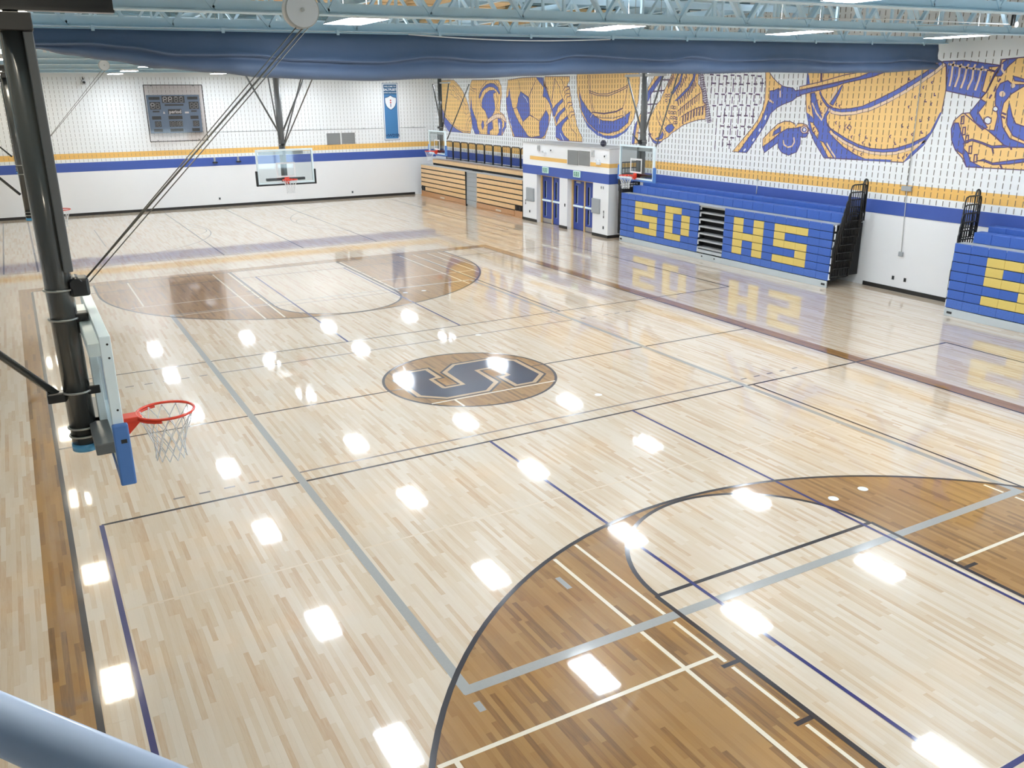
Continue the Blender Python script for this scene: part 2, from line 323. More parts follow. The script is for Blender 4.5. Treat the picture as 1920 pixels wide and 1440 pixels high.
# cross courts, navy
for (y0, y1, xa, xb) in ((-3.31, -12.14, -7.29, 10.72), (3.93, 12.99, -7.29, 10.72), (17.7, 31.9, -7.4, 10.72)):
    for yy in (y0, y1): ribbon('cross_court_line', [(xa if y0 < 17 else -8.4, yy), (xb, yy)], .055 if y0 < 0 else .045, M['lnavy'] if y0 < 0 and yy == y1 else M['ldark'], 1)
    for xx in (xa, -1.28, 1.69, 4.68, xb):
        if y0 == 3.93 and xx == 4.68: e = y1
        else: e = y1
        ribbon('cross_court_line', [(xx, y0), (xx, e)], .06 if xx == xa else .05, M['lnavy'] if y0 < 17 and xx < 4 else M['ldark'], 4 if y0 < 17 else 1)
ribbon('cross_court_line', [(-8.42, 17.75), (-8.42, 32.0)], .05, M['ldark'], 1)
for cx, a0, a1 in ((-6.6, -78, 78), (9.5, 102, 258)):
    ribbon('cross_court_arc', arc(cx, 24.8, 6.1, a0, a1, 40), .045, M['lthin'], 1); ribbon('cross_court_arc', arc(cx + (4.2 if cx < 0 else -4.2), 24.8, 1.8, -90 if cx < 0 else 90, 90 if cx < 0 else 270, 24), .04, M['lthin'], 2)
for xx in (-4.9, 8.0): ribbon('cross_court_line', [(xx, 22.2), (xx, 27.4)], .045, M['lthin'], 1)
# cream badminton lines, strongest where they cross the stained wood
for pts, wd in (([(-1.98, -7.0), (-1.98, -8.83)], .045), ([(-1.98, -9.0), (-1.98, -9.82)], .045), ([(-1.98, -9.92), (-1.98, -10.8)], .045), ([(-1.98, -10.9), (-1.98, -13)], .045),
                ([(-2.41, -7.18), (-2.41, -8.84)], .05), ([(-2.41, -8.97), (-2.41, -13)], .05), ([(-5.17, -9.7), (-1.98, -9.7)], .05), ([(1.88, -9.71), (5.2, -9.71)], .05),
                ([(-5.0, -9.72), (-5.0, -13)], .05), ([(4.26, -8.52), (4.26, -8.82)], .045), ([(4.26, -9.0), (4.26, -13)], .045),
                ([(-5.01, 14.1), (-5.01, 10.4)], .045), ([(-2.41, 14.1), (-2.41, 7.15)], .045), ([(-1.92, 14.1), (-1.92, 7.1)], .05), ([(-5.35, 10.31), (-1.93, 10.31)], .045), ([(-4.5, 8.75), (-1.93, 8.75)], .04),
                ([(1.93, 10.3), (5.3, 10.3)], .045), ([(1.93, 8.95), (4.45, 8.95)], .04), ([(1.93, 14.1), (1.93, 8.6)], .05), ([(4.2, 14.1), (4.2, 8.4)], .045), ([(4.72, 14.1), (4.72, 8.9)], .045), ([(5.3, 14.1), (5.3, 9.9)], .045), ([(5.72, 14.1), (5.72, 10.9)], .045)):
    ribbon('badminton_line', pts, wd, M['lwhite'], 2)
for pts in ([(-7.25, -5.72), (4.6, -5.72)], [(-5.0, 5.7), (4.6, 5.7)]):
    ribbon('badminton_line', pts, .035, M['lfaint'], 1)
for x, y in ((2.6, -7.72), (1.97, -7.73), (1.66, -2.26), (1.98, 8.23), (2.57, 8.21), (1.67, 2.88)):
    flat('sleeve_cover', arc(x, y, .075, 0, 360, 24)[:-1], M['disc'], 5, 'white round volleyball sleeve cover')

flush_marks()
# ------------------------------------------------------------------ walls, ceiling
def struct(o): tag(o, kind='structure'); return o
wr = struct(MB().box(XW, XW + .3, YN - .3, YW + .3, 0, ZC).build('wall_right', M['wall']))
wf = struct(MB().box(XL - .3, XW, YW, YW + .3, 0, ZC).build('wall_far', M['wall']))
wl = struct(MB().box(XL - .3, XL, YN - .3, YW, 0, ZC).build('wall_left', M['wall']))
mb = MB(); WX0, WX1, WZ0, WZ1 = 2.6, 8.9, .95, 2.35
mb.box(XL, WX0, YN - .3, YN, 0, ZC).box(WX1, XW, YN - .3, YN, 0, ZC).box(WX0, WX1, YN - .3, YN, 0, WZ0).box(WX0, WX1, YN - .3, YN, WZ1, ZC)
wn = struct(mb.build('wall_near', M['wall']))
ce = struct(MB().box(XL - .3, XW + .3, YN - .3, YW + .3, ZC, ZC + .2).build('ceiling', M['deck']))
LIGHT_X, LIGHT_Y = (-7.4, -2.78, 1.84, 6.35, 11.2), (-13.0, -7.6, -2.1, 2.75, 8.15, 13.4, 19.75, 25.4, 30.6)
# profiled deck ribs and tan acoustic boards under it
mb = MB()
for k in range(int((YW - YN) / .6)): mb.box(XL, XW, YN + .6 * k, YN + .6 * k + .14, ZC - .05, ZC)
o = mb.build('deck_ribs', M['deck'], ce); o['kind'] = 'stuff'
bm_ = MB().bbox(-.75, .75, -.6, .6, -.05, .05, .015).build('acoustic_board', M['tan'], ce); first = True
for yi, yy in enumerate((-4.8, .4, 5.4, 10.4, 11.9, 15.6, 17.2, 22.0, 23.3, 28)):
    for xx in [-11 + 1.7 * q for q in range(14)]:
        if int(xx * 7 + yi * 5) % 4 == 0: continue
        if any(abs(xx + .4 * (yi % 3) - lx) < 1.5 and abs(yy - ly) < 1.35 for lx in LIGHT_X for ly in LIGHT_Y): continue
        if first: o = bm_; first = False
        else: o = link('acoustic_board', bm_.data, ce)
        o.location = (xx + .4 * (yi % 3), yy, ZC - .1)
# window in the near wall
win = struct(empty('window_1', ((WX0 + WX1) / 2, YN, WZ0)))
mb = MB(); n = 5
for k in range(n + 1):
    x = WX0 + (WX1 - WX0) * k / n; mb.box(x - .04, x + .04, YN - .2, YN - .08, WZ0, WZ1)
mb.box(WX0, WX1, YN - .2, YN - .08, WZ0, WZ0 + .07).box(WX0, WX1, YN - .2, YN - .08, WZ1 - .07, WZ1)
mb.build('window_frame', M['alu'], win, win.location)
for k in range(n):
    a = WX0 + (WX1 - WX0) * k / n + .04; b = WX0 + (WX1 - WX0) * (k + 1) / n - .04
    MB().box(a, b, YN - .16, YN - .14, WZ0 + .07, WZ1 - .07).build('pane', M['day'], win, win.location)
# acoustic block slots: raised strips, the shade of the recesses put into their colour
mb = MB(); zs = [2.64 + .2 * k for k in range(28) if k != 20]
t = .014
for k in range(int((YW + 9) / .2)):
    y = YW - .1 - .2 * k
    for z in zs: mb.add([(XW - t, y - .0048, z - .068), (XW - t, y + .0048, z - .068), (XW - t, y + .0048, z + .068), (XW - t, y - .0048, z + .068), (XW, y - .0065, z - .07), (XW, y + .0065, z - .07), (XW, y + .0065, z + .07), (XW, y - .0065, z + .07)], [(0, 1, 2, 3), (0, 4, 5, 1), (1, 5, 6, 2), (2, 6, 7, 3), (3, 7, 4, 0)])
o = mb.build('block_slots', M['slot'], wr, fixn=False); o['kind'] = 'stuff'
mb = MB(); t = .005
for k in range(int((XW - XL) / .2)):
    x = XW - .1 - .2 * k
    for z in zs:
        if z > 7: continue
        mb.add([(x - .0048, YW - t, z - .068), (x + .0048, YW - t, z - .068), (x + .0048, YW - t, z + .068), (x - .0048, YW - t, z + .068), (x - .0065, YW, z - .07), (x + .0065, YW, z - .07), (x + .0065, YW, z + .07), (x - .0065, YW, z + .07)], [(3, 2, 1, 0), (0, 1, 5, 4), (1, 2, 6, 5), (2, 3, 7, 6), (3, 0, 4, 7)])
o = mb.build('block_slots', M['slot'], wf, fixn=False); o['kind'] = 'stuff'
# stripes and smooth dado
def band_r(z0, z1, m, name, d=.002, y0=YN, y1=YW): return MB().box(XW - d, XW + .01, y0, y1, z0, z1).build(name, m, wr)
def band_f(z0, z1, m, name, d=.002, x0=XL, x1=XW): return MB().box(x0, x1, YW - d, YW + .01, z0, z1).build(name, m, wf)
band_r(0.0, 2.17, M['wall_low'], 'lower_wall', .001); band_f(0.0, 2.13, M['wall_low'], 'lower_wall', .001)
band_r(2.75, 3.04, M['yel'], 'yellow_stripe'); band_r(2.17, 2.55, M['blu'], 'blue_stripe', .016)
band_f(2.72, 2.99, M['yel'], 'yellow_stripe'); band_f(2.12, 2.55, M['blu'], 'blue_stripe', .007)
for (nm, bb) in (('baseboard_right', (XW - .015, XW, -7, 2.1, 0, .12)), ('baseboard_far', (XL, 12.95, YW - .015, YW, 0, .13))):
    struct(MB().box(*bb).build(nm, M['base']))
# mural, painted straight on the block wall
MURAL=[
 ('painted_football',[
  ('Y',0,'32.29,6.15 32.18,6.34 30.4,6.34 29.73,6.04 29.25,5.73 28.85,5.31 28.62,4.96 28.46,4.55 28.41,4.47 28.3,4.29 28.32,3.88 28.51,3.57 29.37,3.58 30.25,3.75 30.95,4 31.66,4.36 31.99,4.8 32.2,5.15'),
  ('L',0.028,'32.29,6.15 32.18,6.34 30.4,6.34 29.73,6.04 29.25,5.73 28.85,5.31 28.62,4.96 28.46,4.55 28.41,4.47 28.3,4.29 28.32,3.88 28.51,3.57 29.37,3.58 30.25,3.75 30.95,4 31.66,4.36 31.99,4.8 32.2,5.15 32.29,6.15'),
  ('B',0,'31.99,4.8 31.66,4.36 30.95,4.01 30.25,3.76 29.37,3.58 31.21,3.58 31.69,3.87 32,4.22 32.15,4.49'),
  ('L',0.028,'31.99,4.8 31.66,4.36 30.95,4.01 30.25,3.76 29.37,3.58 31.21,3.58 31.69,3.87 32,4.22 32.15,4.49 31.99,4.8'),
  ('L',0.02,'30.41,6.21 29.85,6.02 29.37,5.75 29.02,5.49 28.79,5.21 28.63,4.9'),
  ('L',0.025,'30.81,6.08 30.63,5.84 30.31,5.73 30.07,5.52 29.77,5.37 29.59,5.16 29.35,5.03 29.24,4.85 29.19,4.64 28.98,4.55 28.73,4.62 28.69,4.8 28.86,5.01 29.16,5.16 29.4,5.37 29.63,5.57 29.87,5.76 30.17,5.94 30.55,6.08'),
  ('L',0.025,'31.02,5.87 30.73,5.76 30.81,5.58 30.52,5.55 30.37,5.43 30.02,5.39 29.96,5.3 29.77,5.37'),
  ('L',0.025,'30.62,6.03 30.18,5.81 30,5.63 29.58,5.47 29.28,5.21 28.99,4.95 28.94,4.75'),
  ('L',0.03,'29.03,3.59 29.02,3.88 28.84,4.23 28.47,4.51'),
  ('L',0.03,'28.76,3.58 28.74,3.94 28.61,4.16 28.39,4.32'),
  ('L',0.025,'31.93,4.8 31.45,4.38 30.75,4.02 29.93,3.75 29.12,3.64 28.51,3.68'),
  ('L',0.03,'32.16,4.36 31.95,4 31.45,3.57'),
 ]),
 ('painted_helmet',[
  ('Y',0,'28.26,6.22 28.14,6.3 25.19,6.26 24.93,5.98 24.89,5.56 25,5.17 25.12,4.74 24.7,4.6 24.45,4.36 24.45,4.03 24.67,3.78 24.88,3.59 25.53,3.57 26.53,3.57 27.33,3.57 27.91,3.58 28.2,3.88 28.3,4.14 28.4,4.55 28.55,5.16 28.59,5.57 28.45,5.98'),
  ('L',0.028,'28.26,6.22 28.14,6.3 25.19,6.26 24.93,5.98 24.89,5.56 25,5.17 25.12,4.74 24.7,4.6 24.45,4.36 24.45,4.03 24.67,3.78 24.88,3.59 25.53,3.57 26.53,3.57 27.33,3.57 27.91,3.58 28.2,3.88 28.3,4.14 28.4,4.55 28.55,5.16 28.59,5.57 28.45,5.98 28.26,6.22'),
  ('B',0,'28.33,5.49 28.26,4.96 28.04,4.6 27.76,4.3 27.66,4 27.39,3.57 27.91,3.56 28.2,3.88 28.3,4.29 28.42,4.8'),
  ('L',0.028,'28.33,5.49 28.26,4.96 28.04,4.6 27.76,4.3 27.66,4 27.39,3.57 27.91,3.56 28.2,3.88 28.3,4.29 28.42,4.8 28.33,5.49'),
  ('B',0,'27.39,5.39 27.3,5.62 27,5.86 26.55,6.05 26.1,6.12 25.67,6.09 25.3,5.92 25.07,5.63 25.15,5.58 25.47,5.8 25.78,5.92 26.22,5.95 26.67,5.86 27.01,5.69 27.19,5.47 27.31,5.39'),
  ('L',0.028,'27.39,5.39 27.3,5.62 27,5.86 26.55,6.05 26.1,6.12 25.67,6.09 25.3,5.92 25.07,5.63 25.15,5.58 25.47,5.8 25.78,5.92 26.22,5.95 26.67,5.86 27.01,5.69 27.19,5.47 27.31,5.39 27.39,5.39'),
  ('B',0,'27.07,4.92 27.09,5.17 26.97,5.37 26.68,5.61 26.23,5.76 25.73,5.78 25.47,5.68 25.79,5.61 25.75,5.39 25.65,5.12 25.6,4.88 25.77,4.66 26.05,4.48 26.44,4.38 26.55,4.57 26.71,4.75'),
  ('L',0.028,'27.07,4.92 27.09,5.17 26.97,5.37 26.68,5.61 26.23,5.76 25.73,5.78 25.47,5.68 25.79,5.61 25.75,5.39 25.65,5.12 25.6,4.88 25.77,4.66 26.05,4.48 26.44,4.38 26.55,4.57 26.71,4.75 27.07,4.92'),
  ('B',0,'26.52,3.6 26.45,4.08 25.94,4.29 25.9,3.89 26.24,3.76 26.19,3.61'),
  ('L',0.028,'26.52,3.6 26.45,4.08 25.94,4.29 25.9,3.89 26.24,3.76 26.19,3.61 26.52,3.6'),
  ('B',0,'25.42,3.57 25.2,3.76 25.3,4.1 25.34,4.4 24.97,4.38 24.87,4.21 24.94,3.59'),
  ('L',0.028,'25.42,3.57 25.2,3.76 25.3,4.1 25.34,4.4 24.97,4.38 24.87,4.21 24.94,3.59 25.42,3.57'),
  ('B',0,'24.66,4.29 24.46,4.22 24.5,3.98 24.83,3.68 24.88,3.87 24.66,4.05'),
  ('B',0,'27.16,4.06 27.04,4.29 26.9,4.22 26.88,3.99 27,3.81 27.11,3.88'),
  ('L',0.028,'27.16,4.06 27.04,4.29 26.9,4.22 26.88,3.99 27,3.81 27.11,3.88 27.16,4.06'),
  ('P',0,'26.65,4.15 26.39,4.35 25.94,4.53 25.39,4.64 24.91,4.62 24.55,4.48 24.42,4.27 24.66,4.29 25.02,4.43 25.45,4.42 25.94,4.29 26.39,4.13 26.59,4.02'),
  ('L',0.028,'26.65,4.15 26.39,4.35 25.94,4.53 25.39,4.64 24.91,4.62 24.55,4.48 24.42,4.27 24.66,4.29 25.02,4.43 25.45,4.42 25.94,4.29 26.39,4.13 26.59,4.02 26.65,4.15'),
  ('W',0,'25.21,4.2 25.11,4.21 25.09,3.91 25.22,3.91'),
  ('L',0.03,'26.49,6.22 27,5.96 27.35,5.69 27.42,5.42'),
  ('L',0.03,'25.67,6.21 25.3,6.01 25.04,5.75 25,5.27 25.12,4.74'),
  ('L',0.03,'28.39,6.02 28.1,5.87 27.72,5.85'),
  ('L',0.025,'28.4,5.87 28.16,5.77 27.82,5.71'),
  ('L',0.025,'27.66,5.84 27.66,5.27 27.81,4.5'),
  ('L',0.03,'27.45,4.69 27.64,4.48 27.71,4.17 27.61,3.84 27.21,3.57'),
  ('L',0.03,'27.31,5.37 27.26,5.07 26.71,4.75 26.5,4.38 26.52,3.6'),
  ('L',0.04,'25.47,5.65 25.29,5.32 25.43,5.03 25.31,4.74'),
  ('L',0.05,'25.84,4.19 25.85,3.79'),
 ]),
 ('painted_soccer_ball',[
  ('Y',0,'24.23,6.24 24.39,5.67 24.43,4.96 24.14,4.23 23.74,3.57 22.81,3.57 20.74,3.58 20.52,3.91 20.33,4.29 20.14,4.8 20.24,5.29 20.59,5.84 20.89,6.21 21.54,6.32 22.79,6.32'),
  ('L',0.028,'24.23,6.24 24.39,5.67 24.43,4.96 24.14,4.23 23.74,3.57 22.81,3.57 20.74,3.58 20.52,3.91 20.33,4.29 20.14,4.8 20.24,5.29 20.59,5.84 20.89,6.21 21.54,6.32 22.79,6.32 24.23,6.24'),
  ('B',0,'24.11,5.88 24.19,5.51 24.43,5.37 24.33,4.75 24.09,4.23 23.59,3.57 22.21,3.61 22.74,3.98 23.13,4.25 23.52,4.62 23.82,5.01 24.01,5.48'),
  ('L',0.028,'24.11,5.88 24.19,5.51 24.43,5.37 24.33,4.75 24.09,4.23 23.59,3.57 22.21,3.61 22.74,3.98 23.13,4.25 23.52,4.62 23.82,5.01 24.01,5.48 24.11,5.88'),
  ('B',0,'22.97,5.69 22.18,5.42 22.11,4.87 22.11,4.61 22.76,4.3 23.08,4.62 23.37,4.95 23.22,5.37'),
  ('L',0.028,'22.97,5.69 22.18,5.42 22.11,4.87 22.11,4.61 22.76,4.3 23.08,4.62 23.37,4.95 23.22,5.37 22.97,5.69'),
  ('B',0,'21.54,6.32 20.89,6.28 20.83,5.85'),
  ('L',0.028,'21.54,6.32 20.89,6.28 20.83,5.85 21.54,6.32'),
  ('B',0,'20.6,4.85 20.36,4.63 20.38,4.23 20.72,3.73 21.02,3.6 22.81,3.57 22.8,3.92 22.48,3.67 21.95,3.6 21.17,3.69 21.18,4.34 20.73,4.72'),
  ('L',0.028,'20.6,4.85 20.36,4.63 20.38,4.23 20.72,3.73 21.02,3.6 22.81,3.57 22.8,3.92 22.48,3.67 21.95,3.6 21.17,3.69 21.18,4.34 20.73,4.72 20.6,4.85'),
  ('L',0.03,'23.18,6.21 23.02,5.71'),
  ('L',0.03,'22.18,5.42 21.81,5.88'),
  ('L',0.03,'23.37,4.95 23.72,4.9 23.87,5.04'),
  ('L',0.03,'22.76,4.3 22.79,3.98'),
  ('L',0.03,'21.54,6.2 22.1,5.61 22.16,5.44'),
  ('L',0.03,'20.63,5.41 20.63,4.85 21.23,4.37 21.17,3.69'),
  ('L',0.03,'22.05,4.63 21.23,4.37'),
  ('L',0.03,'22.76,4.3 22.11,4.61 21.81,4.53'),
  ('W',0.03,'22.73,5.5 22.44,5.36 22.3,5.18'),
  ('W',0.04,'24.01,4.44 24.04,4.23 23.84,3.97'),
 ]),
 ('painted_running_shoe',[
  ('Y',0,'20.74,6.33 18.67,6.29 18.62,6.15 18.84,5.92 18.62,5.85 18.52,5.48 18.42,5.1 18.18,4.73 18.04,4.31 17.81,3.99 17.56,3.76 17.55,3.56 19.54,3.55 19.74,3.69 19.74,4.13 19.94,4.56 20.09,4.78 20.34,5.29 20.64,5.63 20.83,5.85'),
  ('L',0.028,'20.74,6.33 18.67,6.29 18.62,6.15 18.84,5.92 18.62,5.85 18.52,5.48 18.42,5.1 18.18,4.73 18.04,4.31 17.81,3.99 17.56,3.76 17.55,3.56 19.54,3.55 19.74,3.69 19.74,4.13 19.94,4.56 20.09,4.78 20.34,5.29 20.64,5.63 20.83,5.85 20.74,6.33'),
  ('B',0,'20.09,4.88 19.76,5.1 19.2,5.37 19.15,5.24 19.52,5.05 19.75,4.76 19.8,4.64 19.94,4.59'),
  ('L',0.028,'20.09,4.88 19.76,5.1 19.2,5.37 19.15,5.24 19.52,5.05 19.75,4.76 19.8,4.64 19.94,4.59 20.09,4.88'),
  ('B',0,'19.8,4.54 19.56,4.74 19.01,5.01 18.96,4.89 19.37,4.67 19.6,4.4 19.7,4.27'),
  ('L',0.028,'19.8,4.54 19.56,4.74 19.01,5.01 18.96,4.89 19.37,4.67 19.6,4.4 19.7,4.27 19.8,4.54'),
  ('B',0,'19.74,4.15 19.51,4.28 18.81,4.63 18.72,4.51 19.08,4.31 19.27,4.07 19.07,3.81 18.56,3.58 19.26,3.56 19.74,3.69 19.74,3.98'),
  ('L',0.028,'19.74,4.15 19.51,4.28 18.81,4.63 18.72,4.51 19.08,4.31 19.27,4.07 19.07,3.81 18.56,3.58 19.26,3.56 19.74,3.69 19.74,3.98 19.74,4.15'),
  ('B',0,'20.83,5.85 20.74,5.92 20.24,5.29 20.09,5.09 20.04,4.78 20.34,5.19 20.63,5.41 20.91,5.46 20.88,5.63'),
  ('L',0.028,'20.83,5.85 20.74,5.92 20.24,5.29 20.09,5.09 20.04,4.78 20.34,5.19 20.63,5.41 20.91,5.46 20.88,5.63 20.83,5.85'),
  ('L',0.05,'19.87,6.24 19.96,5.84 20.14,5.24'),
  ('L',0.03,'19.87,6.22 19.49,5.88 19.29,5.48 19.11,5.29 18.91,4.82 18.67,4.49 18.48,4.11 18.07,3.89 18.02,3.58'),
  ('L',0.03,'19.36,6.21 19.17,6.06 19.12,5.88'),
  ('L',0.03,'20.69,6.16 20.64,5.92 20.44,5.75'),
  ('L',0.035,'19.18,5.69 19.03,5.85 18.71,5.87 18.66,5.76 18.93,5.71 19,5.59'),
  ('L',0.035,'19.08,5.41 18.93,5.57 18.61,5.59 18.56,5.48 18.83,5.43 18.9,5.31'),
  ('L',0.035,'18.89,5.03 18.74,5.2 18.42,5.22 18.37,5.1 18.64,5.05 18.71,4.94'),
  ('L',0.035,'18.7,4.63 18.55,4.8 18.23,4.82 18.18,4.71 18.45,4.66 18.52,4.54'),
  ('P',0.05,'18.36,4.56 18.17,4.26'),
  ('W',0.04,'19.36,3.87 19.07,3.57'),
 ]),
 ('painted_volleyball',[
  ('Y',0,'18.09,6.27 18.01,5.58 17.67,4.76 17.14,4.21 16.41,3.9 15.62,3.77 14.96,3.85 14.33,4.13 13.91,4.55 13.61,5.31 13.56,6.06 13.63,6.35 17.99,6.46'),
  ('L',0.028,'18.09,6.27 18.01,5.58 17.67,4.76 17.14,4.21 16.41,3.9 15.62,3.77 14.96,3.85 14.33,4.13 13.91,4.55 13.61,5.31 13.56,6.06 13.63,6.35 17.99,6.46 18.09,6.27'),
  ('B',0,'17.92,5.86 17.69,5.36 17.16,4.93 16.65,4.66 16.04,4.48 15.28,4.47 14.64,4.64 14.11,4.88 14.26,4.44 14.88,4.11 15.63,3.98 16.42,4.04 17.14,4.38 17.68,4.92'),
  ('L',0.028,'17.92,5.86 17.69,5.36 17.16,4.93 16.65,4.66 16.04,4.48 15.28,4.47 14.64,4.64 14.11,4.88 14.26,4.44 14.88,4.11 15.63,3.98 16.42,4.04 17.14,4.38 17.68,4.92 17.92,5.86'),
  ('B',0,'17.78,4.87 17.25,4.4 16.62,4.09 15.92,3.89 15.25,3.9 14.6,4.07 14.08,4.37 14.33,4.1 14.96,3.84 15.62,3.75 16.41,3.88 17.13,4.19'),
  ('Y',0,'16.8,4.8 15.96,4.75 15.11,4.84 14.65,4.98 14.46,4.75 15.28,4.6 16.05,4.59 16.65,4.66'),
  ('L',0.028,'16.8,4.8 15.96,4.75 15.11,4.84 14.65,4.98 14.46,4.75 15.28,4.6 16.05,4.59 16.65,4.66 16.8,4.8'),
  ('L',0.03,'17.09,5.69 16.38,5.55 15.71,5.55 14.97,5.7 14.36,5.87'),
  ('L',0.03,'17.08,5.61 16.38,5.48 15.7,5.47 14.96,5.63 14.36,5.8'),
  ('L',0.03,'17.19,6.33 17.09,5.63 16.8,4.77'),
  ('L',0.03,'17.07,6.33 16.99,5.69 16.7,4.82'),
  ('L',0.03,'14.24,6.27 14.35,5.87 14.49,5.31 14.67,4.98'),
  ('L',0.035,'16.8,4.82 15.96,4.78 15.11,4.87 14.66,5'),
  ('P',0.035,'16.8,4.77 16.95,4.6'),
  ('P',0.035,'16.25,4.72 16.28,4.34'),
  ('P',0.035,'15.34,4.74 15.37,4.47'),
  ('P',0.035,'14.64,4.98 14.45,4.64'),
  ('P',0.035,'16.32,4.04 16.32,3.91'),
  ('P',0.035,'15.26,4.08 15.23,3.92'),
 ]),
 ('painted_racket_frame',[
  ('B',0,'13.94,3.63 13.92,3.93 13.8,4.37 13.66,4.52 13.71,4.2 13.79,3.64'),
  ('L',0.028,'13.94,3.63 13.92,3.93 13.8,4.37 13.66,4.52 13.71,4.2 13.79,3.64 13.94,3.63'),
  ('Y',0,'13.79,3.64 13.71,4.2 13.63,4.54 13.46,4.8 13.33,5.01 13.44,4.48 13.53,4.16 13.57,3.65'),
  ('L',0.028,'13.79,3.64 13.71,4.2 13.63,4.54 13.46,4.8 13.33,5.01 13.44,4.48 13.53,4.16 13.57,3.65 13.79,3.64'),
  ('Y',0,'13.06,5.73 12.71,6.11 12.52,6.3 12.32,6.24 12.76,5.85 13.06,5.6'),
  ('L',0.028,'13.06,5.73 12.71,6.11 12.52,6.3 12.32,6.24 12.76,5.85 13.06,5.6 13.06,5.73'),
  ('B',0,'13.06,5.6 12.76,5.85 12.38,6.14 12.12,6.29 12.11,6.19 12.3,6.02 12.55,5.78 12.81,5.54 13,5.26 13.05,5.3'),
  ('L',0.028,'13.06,5.6 12.76,5.85 12.38,6.14 12.12,6.29 12.11,6.19 12.3,6.02 12.55,5.78 12.81,5.54 13,5.26 13.05,5.3 13.06,5.6'),
  ('L',0.05,'13.03,5.15 12.44,5.17'),
  ('L',0.05,'12.75,5.62 12.01,5.66'),
  ('L',0.05,'12.2,6.04 11.71,6.03'),
  ('L',0.05,'12.87,5.62 12.82,4.93'),
  ('L',0.05,'13,4.83 12.83,4.84'),
  ('L',0.05,'12.23,5.92 12.2,5.54'),
  ('L',0.05,'12.91,4.04 12.7,4.05'),
  ('L',0.05,'13.6,4.07 13.42,4.06'),
  ('L',0.05,'12.84,4.01 12.86,3.74'),
 ]),
 ('painted_batting_glove',[
  ('Y',0,'11.63,6.24 11.54,6.36 10.21,6.32 10.14,6.21 10.13,5.87 9.88,5.66 9.84,5.3 9.62,5.15 9.64,4.66 10.02,4.63 10.44,4.54 10.87,4.42 11.18,4.25 11.49,4.12 11.68,3.97 11.94,3.88 12.13,3.75 12.33,3.69 12.58,3.77 12.8,3.97 12.91,4.28 12.9,4.6 12.66,4.89 12.47,5.14 12.25,5.3 12.1,5.54 11.89,5.86 11.71,6.11'),
  ('L',0.028,'11.63,6.24 11.54,6.36 10.21,6.32 10.14,6.21 10.13,5.87 9.88,5.66 9.84,5.3 9.62,5.15 9.64,4.66 10.02,4.63 10.44,4.54 10.87,4.42 11.18,4.25 11.49,4.12 11.68,3.97 11.94,3.88 12.13,3.75 12.33,3.69 12.58,3.77 12.8,3.97 12.91,4.28 12.9,4.6 12.66,4.89 12.47,5.14 12.25,5.3 12.1,5.54 11.89,5.86 11.71,6.11 11.63,6.24'),
  ('B',0,'12.8,3.97 12.91,4.26 12.85,4.08 12.69,3.91 12.48,3.8 12.27,3.78 12.07,3.81 12.2,3.71 12.37,3.68 12.58,3.75'),
  ('L',0.028,'12.8,3.97 12.91,4.26 12.85,4.08 12.69,3.91 12.48,3.8 12.27,3.78 12.07,3.81 12.2,3.71 12.37,3.68 12.58,3.75 12.8,3.97'),
  ('B',0,'11.9,4.29 11.71,4.42 11.48,4.45 11.33,4.33 11.43,4.22 11.62,4.12 11.79,4.19'),
  ('L',0.028,'11.9,4.29 11.71,4.42 11.48,4.45 11.33,4.33 11.43,4.22 11.62,4.12 11.79,4.19 11.9,4.29'),
  ('B',0,'12.45,3.88 12.15,4 12.03,4.18 11.95,4.06 12.01,3.92 12.27,3.84'),
  ('L',0.028,'12.45,3.88 12.15,4 12.03,4.18 11.95,4.06 12.01,3.92 12.27,3.84 12.45,3.88'),
  ('B',0,'11.65,5.56 11.19,5.96 11.07,6.27 10.98,6.27 11.12,5.88 11.36,5.67 11.5,5.52'),
  ('L',0.028,'11.65,5.56 11.19,5.96 11.07,6.27 10.98,6.27 11.12,5.88 11.36,5.67 11.5,5.52 11.65,5.56'),
  ('B',0,'11.39,5.28 11.03,5.53 10.67,5.76 10.42,6.08 10.41,6.25 10.29,6.25 10.33,6.02 10.58,5.72 10.96,5.46 11.26,5.3'),
  ('L',0.028,'11.39,5.28 11.03,5.53 10.67,5.76 10.42,6.08 10.41,6.25 10.29,6.25 10.33,6.02 10.58,5.72 10.96,5.46 11.26,5.3 11.39,5.28'),
  ('L',0.05,'11.83,5.91 11.77,5.72'),
  ('L',0.05,'11.78,5.98 11.72,5.79'),
  ('L',0.05,'11.73,6.05 11.66,5.86'),
  ('L',0.05,'11.67,6.11 11.61,5.93'),
  ('L',0.05,'11.62,6.18 11.55,5.99'),
  ('L',0.05,'11.56,6.25 11.5,6.06'),
  ('L',0.05,'11.35,5.66 11.28,5.49'),
  ('L',0.05,'11.27,5.74 11.21,5.57'),
  ('L',0.05,'11.2,5.82 11.14,5.66'),
  ('L',0.05,'11.13,5.91 11.06,5.74'),
  ('L',0.05,'11.05,5.99 10.99,5.82'),
  ('L',0.05,'10.97,6.07 10.91,5.9'),
  ('L',0.05,'10.89,6.14 10.83,5.98'),
  ('L',0.05,'10.82,6.22 10.76,6.06'),
  ('L',0.05,'11.21,5.33 11.15,5.11'),
  ('L',0.05,'11.1,5.38 11.04,5.17'),
  ('L',0.05,'10.99,5.44 10.93,5.23'),
  ('L',0.05,'10.89,5.5 10.83,5.29'),
  ('L',0.05,'10.8,5.57 10.74,5.36'),
  ('L',0.05,'10.71,5.63 10.65,5.42'),
  ('L',0.05,'10.61,5.7 10.56,5.49'),
  ('L',0.05,'10.54,5.77 10.48,5.56'),
  ('L',0.05,'10.47,5.84 10.41,5.63'),
  ('L',0.05,'10.4,5.91 10.34,5.71'),
  ('L',0.05,'10.33,5.99 10.28,5.78'),
